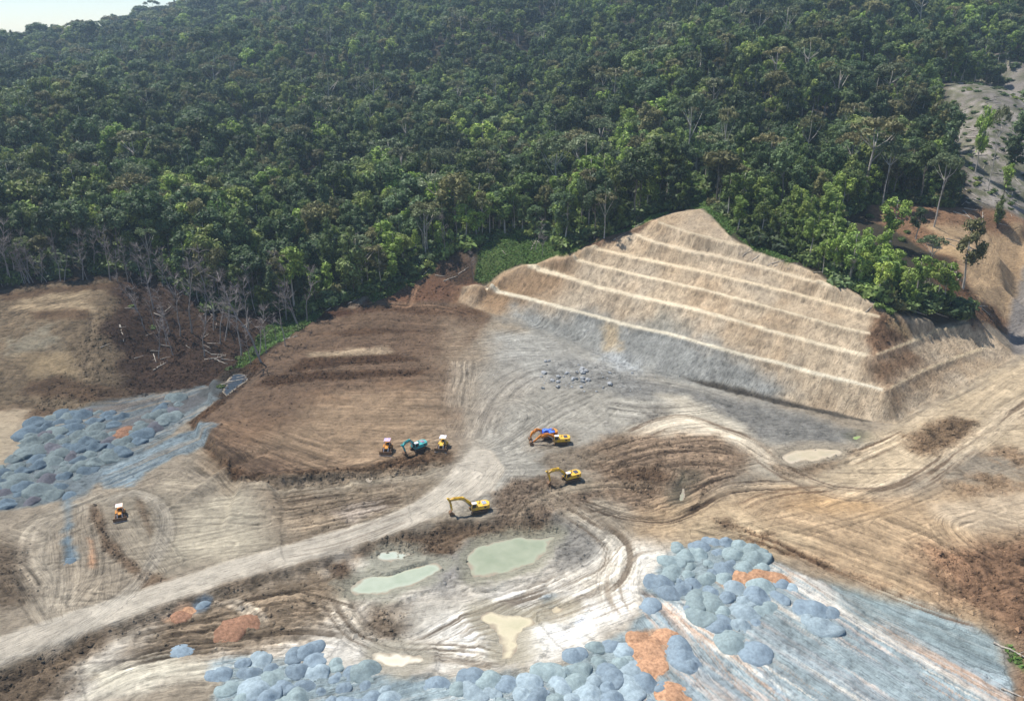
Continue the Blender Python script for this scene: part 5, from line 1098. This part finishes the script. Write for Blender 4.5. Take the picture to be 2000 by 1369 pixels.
def rock_mesh(seed):
    rg2 = np.random.default_rng(seed); v = ICO1_V * (1 + rg2.normal(0, .16, (len(ICO1_V), 1))) * np.array([1, .8, .65]); return np_mesh("boulder", v, ICO1_F, m_rock, False)
RK = [rock_mesh(i) for i in range(4)]; rk = []
rg2 = random.Random(44)
for k in range(70):
    u, v = rg2.gauss(1125, 34), rg2.gauss(738, 12)
    if k > 50: u, v = rg2.uniform(1060, 1330), rg2.uniform(700, 770)
    x, y = W(u, v); s = .25 + rg2.random() ** 2.2 * 1.0 * (1 if k < 60 else .6); o = link("boulder", RK[k % 4], None, (x, y, hz(x, y) + s * .2)); o.scale = (s, s, s); o.rotation_euler = (rg2.uniform(0, .5), 0, rg2.uniform(0, 6)); tag(o, None, 'boulder', 'grey boulders below the terraces')
    rk.append((o, 'grey blasted boulder' if s > .6 else 'small grey stone block', 'in the rubble below the terraces', u))
number_labels(rk, lambda d, p, k, n_: f"{d} {p}, {ordinal(k)} from the left")

# ------------------------------------------------------------------ machines
def box(bm, x0, x1, y0, y1, z0, z1, bev=0):
    vs = [bm.verts.new(c) for c in ((x0,y0,z0),(x1,y0,z0),(x1,y1,z0),(x0,y1,z0),(x0,y0,z1),(x1,y0,z1),(x1,y1,z1),(x0,y1,z1))]
    fs = [bm.faces.new([vs[i] for i in q]) for q in ((3,2,1,0),(4,5,6,7),(0,1,5,4),(1,2,6,5),(2,3,7,6),(3,0,4,7))]
    if bev:
        es = list({e for f in fs for e in f.edges}); bmesh.ops.bevel(bm, geom=es, offset=bev, segments=2, affect='EDGES', profile=.6)
def prism(bm, prof, y0, y1, bev=0):
    a = [bm.verts.new((x, y0, z)) for x, z in prof]; b_ = [bm.verts.new((x, y1, z)) for x, z in prof]; n_ = len(prof)
    fs = [bm.faces.new(a), bm.faces.new(b_[::-1])] + [bm.faces.new((a[i], b_[i], b_[(i + 1) % n_], a[(i + 1) % n_])) for i in range(n_)]
    bmesh.ops.recalc_face_normals(bm, faces=fs)
    if bev: bmesh.ops.bevel(bm, geom=list({e for f in fs for e in f.edges}), offset=bev, segments=1, affect='EDGES')
def rod(bm, a, b_, r, n_=8): tube(bm, [a, ((a[0]+b_[0])/2, (a[1]+b_[1])/2, (a[2]+b_[2])/2), b_], [r, r, r], n_)
def beam(pts, w):      # centre line with thickness -> outline in x,z
    top, bot = [], []
    for i, (x, z, t) in enumerate(pts):
        a = pts[max(i - 1, 0)]; c = pts[min(i + 1, len(pts) - 1)]; dx, dz = c[0] - a[0], c[1] - a[1]; L = math.hypot(dx, dz); nx, nz = -dz / L, dx / L
        top.append((x + nx * t / 2, z + nz * t / 2)); bot.append((x - nx * t / 2, z - nz * t / 2))
    return top + bot[::-1]
m_steel = flat_mat("muddy_steel", (104,88,74), .75, .2, .2, 2.5, dirt=(130,108,86)); m_black = flat_mat("black_rubber", (46,44,42), .7, 0, .2, 3, dirt=(90,76,62)); m_glass = flat_mat("tinted_glass", (40,48,54), .12, 0, .05, 1, spec=.6)
m_yel = flat_mat("yellow_paint", (232,184,52), .5, 0, .06, 1.1, dirt=(186,150,88)); m_org = flat_mat("faded_orange_paint", (222,142,48), .5, 0, .1, 1.4, dirt=(180,108,56)); m_teal = flat_mat("teal_paint", (54,166,166), .5, 0, .08, 1.1, dirt=(92,130,122))
m_grille = flat_mat("grey_engine_grille", (96,102,128), .5, .2, .1, 2); m_lgrille = flat_mat("pale_hatch", (196,208,226), .4, .1, .1, 2); m_tarp = flat_mat("blue_tarpaulin", (40,84,208), .5, 0, .15, 1.6, dirt=(120,160,236)); m_rod = flat_mat("polished_rod", (200,204,210), .25, .6, .05, 2); m_white = flat_mat("white_canopy", (226,226,232), .5, 0, .08, 1.5, dirt=(206,196,192))
m_pink = flat_mat("faded_pink_canopy", (206,176,178), .5, 0, .08, 1.5, dirt=(160,150,196)); m_cream = flat_mat("cream_canopy", (244,222,190), .5, 0, .06, 1.5, dirt=(226,190,196)); m_orgd = flat_mat("dirty_orange_paint", (196,132,48), .55, 0, .12, 1.4, dirt=(110,78,50)); m_dirty = flat_mat("earth_caked_steel", (112,86,64), .85, .1, .2, 2.5, dirt=(134,108,84))
def part(name, mat, parent, fn, bev=None, smooth=False):
    bm = bmesh.new(); fn(bm); return link(name, bm_mesh(bm, name, mat, smooth), parent)
def track_part(root, cy_, L=4.1, w=.62, h=.92, mat=m_dirty):
    x0, x1, r = -L / 2, L / 2, h / 2
    prof = [(x0 + r + math.cos(a) * r, r + math.sin(a) * r) for a in [math.radians(d) for d in range(90, 271, 30)]] + [(x1 - r + math.cos(a) * r, r + math.sin(a) * r) for a in [math.radians(d) for d in range(-90, 91, 30)]]
    t = part("track", mat, root, lambda bm: prism(bm, prof, cy_ - w / 2, cy_ + w / 2))
    def shoes(bm):
        for k in range(int(L / .24)):
            x = x0 + .2 + k * .24
            if x < x1 - .2: box(bm, x, x + .09, cy_ - w / 2 - .02, cy_ + w / 2 + .02, h, h + .05)
    part("track_shoes", m_steel, t, shoes)
    inner = [(x0 + r + math.cos(a) * r * .62, r + math.sin(a) * r * .62) for a in [math.radians(d) for d in range(90, 271, 30)]] + [(x1 - r + math.cos(a) * r * .62, r + math.sin(a) * r * .62) for a in [math.radians(d) for d in range(-90, 91, 30)]]
    part("wheel_frame", m_black, t, lambda bm: prism(bm, inner, cy_ - w / 2 - .04, cy_ + w / 2 + .04))
    return t
def excavator(u, v, heading, paint_m, arm_m, boom, stick, bucket_c, label, hatch=m_grille, tarp=False, upper=0, s=1.0, dark=m_yel):
    x, y = W(u, v); r = empty("excavator", (x, y, hz(x, y) + .02), math.radians(heading)); r.scale = (s, s, s); tag(r, label, 'excavator', 'excavators on the pit floor')
    for c in (-1.2, 1.2): track_part(r, c)
    part("undercarriage", m_black, r, lambda bm: (box(bm, -1.1, 1.1, -.9, .9, .35, .95, .08), tube(bm, [(0,0,.9),(0,0,1.02),(0,0,1.14)], [.75,.75,.7], 16)))
    part("engine_deck", paint_m, r, lambda bm: box(bm, -2.1, .45, -1.32, 1.32, 1.12, 2.12, .1))
    def cw(bm):
        prof = []; 
        for k in range(9): a = -math.pi / 2 + math.pi * k / 8; prof.append((-2.12 - .78 * math.cos(a) ** .8 if abs(a) < 1.57 else -2.12, 1.34 * math.sin(a)))
        lo = [bm.verts.new((p[0], p[1], 1.08)) for p in prof]; hi = [bm.verts.new((p[0] + .06, p[1] * .97, 2.16)) for p in prof]; fs = [bm.faces.new(lo), bm.faces.new(hi[::-1])] + [bm.faces.new((lo[i], hi[i], hi[(i + 1) % 9], lo[(i + 1) % 9])) for i in range(9)]
        bmesh.ops.recalc_face_normals(bm, faces=fs); bmesh.ops.bevel(bm, geom=list({e for f in fs[:2] for e in f.edges}), offset=.07, segments=1, affect='EDGES')
    part("counterweight", paint_m, r, cw)
    part("platform", paint_m, r, lambda bm: (box(bm, .45, 1.75, -1.32, -.35, 1.12, 1.75, .06), box(bm, .45, 1.85, .3, 1.32, 1.1, 1.28, .03)))
    e = part("engine_hatch", hatch, r, lambda bm: box(bm, -2.0, -.95, -.62, .62, 2.1, 2.34, .05))
    part("hatch_slats", m_black, e, lambda bm: [box(bm, -1.9 + k * .16, -1.84 + k * .16, -.5, .5, 2.34, 2.36) for k in range(6)])
    part("side_vent", m_black, r, lambda bm: box(bm, -1.75, -1.25, 1.31, 1.335, 1.45, 1.85))
    part("exhaust", m_steel, r, lambda bm: (rod(bm, (-.55, -.55, 2.05), (-.55, -.55, 2.6), .07), box(bm, -.5, -.1, -.3, .1, 2.1, 2.25, .03)))
    part("handrail", m_black, r, lambda bm: (rod(bm, (.5, -1.2, 1.7), (.5, -1.2, 2.4), .025, 4), rod(bm, (1.5, -1.2, 1.7), (1.5, -1.2, 2.4), .025, 4), rod(bm, (.5, -1.2, 2.4), (1.5, -1.2, 2.4), .025, 4)))
    cab = part("cab", paint_m, r, lambda bm: (prism(bm, [(.5,1.26),(2.0,1.26),(2.08,1.8),(1.8,2.95),(.62,2.95),(.46,2.3)], .36, 1.3, .05)))
    part("cab_window", m_glass, cab, lambda bm: prism(bm, [(.72,1.95),(1.86,1.9),(1.72,2.75),(.8,2.75)], .33, 1.33))
    def wind(bm):
        q = [(2.115, 1.75), (1.86, 2.8)]; vs = [bm.verts.new(c) for c in ((q[0][0], .46, q[0][1]), (q[0][0], 1.2, q[0][1]), (q[1][0], 1.2, q[1][1]), (q[1][0], .46, q[1][1]))]; w_ = [bm.verts.new((c.co.x - .05, c.co.y, c.co.z)) for c in vs]
        bm.faces.new(vs); bm.faces.new(w_[::-1]); [bm.faces.new((vs[i], w_[i], w_[(i + 1) % 4], vs[(i + 1) % 4])) for i in range(4)]
    part("windscreen", m_glass, cab, wind)
    part("cab_roof", m_white if not tarp else paint_m, cab, lambda bm: box(bm, .62, 1.82, .34, 1.32, 2.95, 3.03, .02))
    bpart = part("boom", arm_m, r, lambda bm: prism(bm, beam(boom, 0), -.26, .26, .03))
    (bx, bz, _), (kx, kz, _), (tx, tz, _) = boom[0], boom[len(boom) // 2], boom[-1]
    part("boom_cylinder", m_rod, r, lambda bm: [(rod(bm, (1.5, sy, 1.35), ((1.5 + kx) / 2, sy, (1.35 + kz - .2) / 2), .12), rod(bm, ((1.5 + kx) / 2, sy, (1.35 + kz - .2) / 2), (kx, sy, kz - .15), .07)) for sy in (-.36, .36)])
    part("stick", arm_m, r, lambda bm: prism(bm, beam(stick, 0), -.19, .19, .02))
    part("stick_cylinder", arm_m, r, lambda bm: (rod(bm, (kx + .1, 0, kz + .42), ((kx + stick[0][0]) / 2 + .4, 0, (kz + .5 + stick[0][1] + .1) / 2), .12), rod(bm, ((kx + stick[0][0]) / 2 + .4, 0, (kz + .5 + stick[0][1] + .1) / 2), (stick[0][0], 0, stick[0][1]), .07)))
    sx, sz, _ = stick[-1]; mx_, mz_, _ = stick[len(stick) // 2]
    part("bucket_cylinder", m_rod, r, lambda bm: rod(bm, (mx_ + .3, 0, mz_ + .2), (sx + .35, 0, sz + .25), .08))
    bxx, bzz = bucket_c
    bk = part("bucket", m_dirty, r, lambda bm: prism(bm, [(bxx + .25, bzz + .62), (bxx + .62, bzz + .3), (bxx + .66, bzz - .2), (bxx + .35, bzz - .58), (bxx - .2, bzz - .62), (bxx - .55, bzz - .4), (bxx - .1, bzz - .1), (bxx - .15, bzz + .5)], -.55, .55, .03))
    part("bucket_teeth", m_steel, bk, lambda bm: [box(bm, bxx - .75, bxx - .5, yy - .05, yy + .05, bzz - .47, bzz - .38) for yy in (-.48, -.24, 0, .24, .48)])
    if tarp:
        def tp(bm):
            box(bm, -1.7, 1.5, -1.1, 1.36, 2.0, 2.3, .1); 
            q = [(.1,2.2),(2.1,2.2),(1.9,3.1),(1.3,3.35),(.5,3.2)]; prism(bm, q, .1, 1.42, .14)
        part("tarpaulin", m_tarp, r, tp)
    return r
B0 = [(1.1,1.7,.55),(2.3,2.95,.72),(3.9,4.35,.85),(5.4,4.55,.62),(7.0,4.35,.42)]
S0 = [(7.7,5.05,.3),(7.1,4.3,.62),(6.8,3.0,.46),(6.55,1.5,.3)]
excavator(934, 998, 197, m_yel, m_yel, B0, S0, (6.7, .75), 'yellow excavator nearest the green ponds, standing on the edge of the haul road', hatch=m_lgrille)
excavator(1114, 938, 206, m_yel, m_yel, [(1.1,1.7,.55),(2.3,3.0,.72),(3.8,4.3,.85),(5.2,4.3,.62),(6.6,3.9,.42)], [(7.3,4.6,.3),(6.7,3.9,.62),(6.35,2.6,.46),(6.05,1.4,.3)], (6.15, .7), 'yellow excavator in the middle, bucket down on the dark churned earth')
excavator(1094, 866, 186, m_yel, m_org, [(1.1,1.7,.5),(2.3,2.6,.65),(3.6,3.1,.75),(4.9,2.7,.55),(6.0,2.2,.42)], [(5.6,3.0,.3),(6.1,2.3,.58),(6.9,1.6,.42),(7.7,1.0,.3)], (8.2, .62), 'yellow excavator with orange arm stretched low, beside the blue covered one')
excavator(1070, 855, 200, m_org, m_org, [(1.1,1.7,.5),(2.2,2.8,.65),(3.2,3.2,.75),(4.2,2.7,.55),(5.0,2.2,.42)], [(4.5,3.0,.3),(5.0,2.3,.55),(5.3,1.5,.42),(5.4,.9,.3)], (5.3, .6), 'old orange excavator with a blue tarpaulin over its cab', tarp=True)
excavator(817, 878, 222, m_teal, m_teal, [(1.1,1.7,.55),(1.9,3.0,.72),(3.0,4.1,.85),(4.2,3.9,.62),(5.2,3.2,.42)], [(5.9,3.6,.3),(5.3,3.1,.58),(4.9,2.0,.44),(4.6,1.1,.3)], (4.6, .62), 'teal excavator parked between two bulldozers', hatch=m_pink, s=.95)
def bulldozer(u, v, heading, paint_m, roof_m, label, s=1.0):
    x, y = W(u, v); r = empty("bulldozer", (x, y, hz(x, y) + .02), math.radians(heading)); r.scale = (s, s, s); tag(r, label, 'bulldozer', 'bulldozers on the quarry floor')
    for c in (-1.0, 1.0): track_part(r, c, 3.4, .5, 1.0)
    part("chassis", m_black, r, lambda bm: box(bm, -1.5, 1.5, -.7, .7, .4, 1.05, .05))
    hood = part("engine_hood", paint_m, r, lambda bm: prism(bm, [(.2,1.0),(2.0,1.0),(2.05,1.75),(.2,2.0)], -.5, .5, .06))
    part("radiator_grille", m_black, hood, lambda bm: box(bm, 2.03, 2.09, -.36, .36, 1.1, 1.65))
    part("exhaust", m_steel, r, lambda bm: rod(bm, (1.0, .2, 1.8), (1.0, .2, 2.6), .06))
    part("fender", paint_m, r, lambda bm: (box(bm, -1.5, .3, -1.25, -.55, 1.1, 1.3, .04), box(bm, -1.5, .3, .55, 1.25, 1.1, 1.3, .04)))
    part("seat", m_black, r, lambda bm: (box(bm, -.7, -.1, -.35, .35, 1.3, 1.65, .05), box(bm, -.8, -.62, -.35, .35, 1.6, 2.2, .05)))
    part("fuel_tank", paint_m, r, lambda bm: box(bm, -1.6, -.9, -.75, .75, 1.2, 1.95, .08))
    for a, b_ in ((.2, -.72), (.2, .72), (-1.3, -.72), (-1.3, .72)): part("canopy_post", roof_m, r, lambda bm: rod(bm, (a, b_, 1.2), (a, b_, 3.05), .06, 6))
    part("canopy_roof", roof_m, r, lambda bm: box(bm, -1.5, .45, -.9, .9, 3.05, 3.18, .05))
    bl = part("blade", m_dirty, r, lambda bm: prism(bm, [(2.95,.02),(3.12,.05),(2.92,.4),(2.88,.8),(3.0,1.2),(2.9,1.22),(2.76,.8),(2.8,.4)], -1.75, 1.75))
    part("cutting_edge", m_rod, bl, lambda bm: box(bm, 3.05, 3.16, -1.78, 1.78, .0, .16))
    for c in (-1.4, 1.4): part("push_arm", m_dirty, r, lambda bm: box(bm, -.4, 2.8, c - .09, c + .09, .35, .6, .03))
    for c in (-.6, .6): part("lift_cylinder", m_rod, r, lambda bm: rod(bm, (1.7, c, 1.8), (2.8, c, .7), .07))
    part("ripper", m_steel, r, lambda bm: (box(bm, -2.3, -1.55, -.6, .6, .7, .95, .03), box(bm, -2.35, -2.2, -.1, .1, .1, 1.2, .02)))
    return r
bulldozer(757, 880, 268, m_orgd, m_pink, 'bulldozer with a faded pinkish roof and pale blade edge, left of the teal excavator')
bulldozer(865, 874, 262, m_yel, m_white, 'yellow bulldozer with a white canopy, right of the teal excavator')
bulldozer(236, 1008, 292, m_orgd, m_cream, 'lone dirty bulldozer with cream canopy pushing along the left yard', .9)

# ------------------------------------------------------------------ the air
bm = bmesh.new(); box(bm, -3300, 3300, -300, 3480, float(H.min()) - 1, max(float(H.max()), CAM_H) + 45)
mh = bpy.data.materials.new("haze"); mh.use_nodes = True; t = mh.node_tree; t.nodes.clear(); vo = t.nodes.new("ShaderNodeVolumePrincipled"); mo = t.nodes.new("ShaderNodeOutputMaterial"); t.links.new(vo.outputs[0], mo.inputs["Volume"])
vo.inputs["Color"].default_value = (.60, .80, 1.0, 1); vo.inputs["Density"].default_value = .00013; vo.inputs["Anisotropy"].default_value = .3
hz_o = link("haze", bm_mesh(bm, "haze", mh)); tag(hz_o, 'thin bluish haze in the air over the whole valley', None, None, 'stuff')
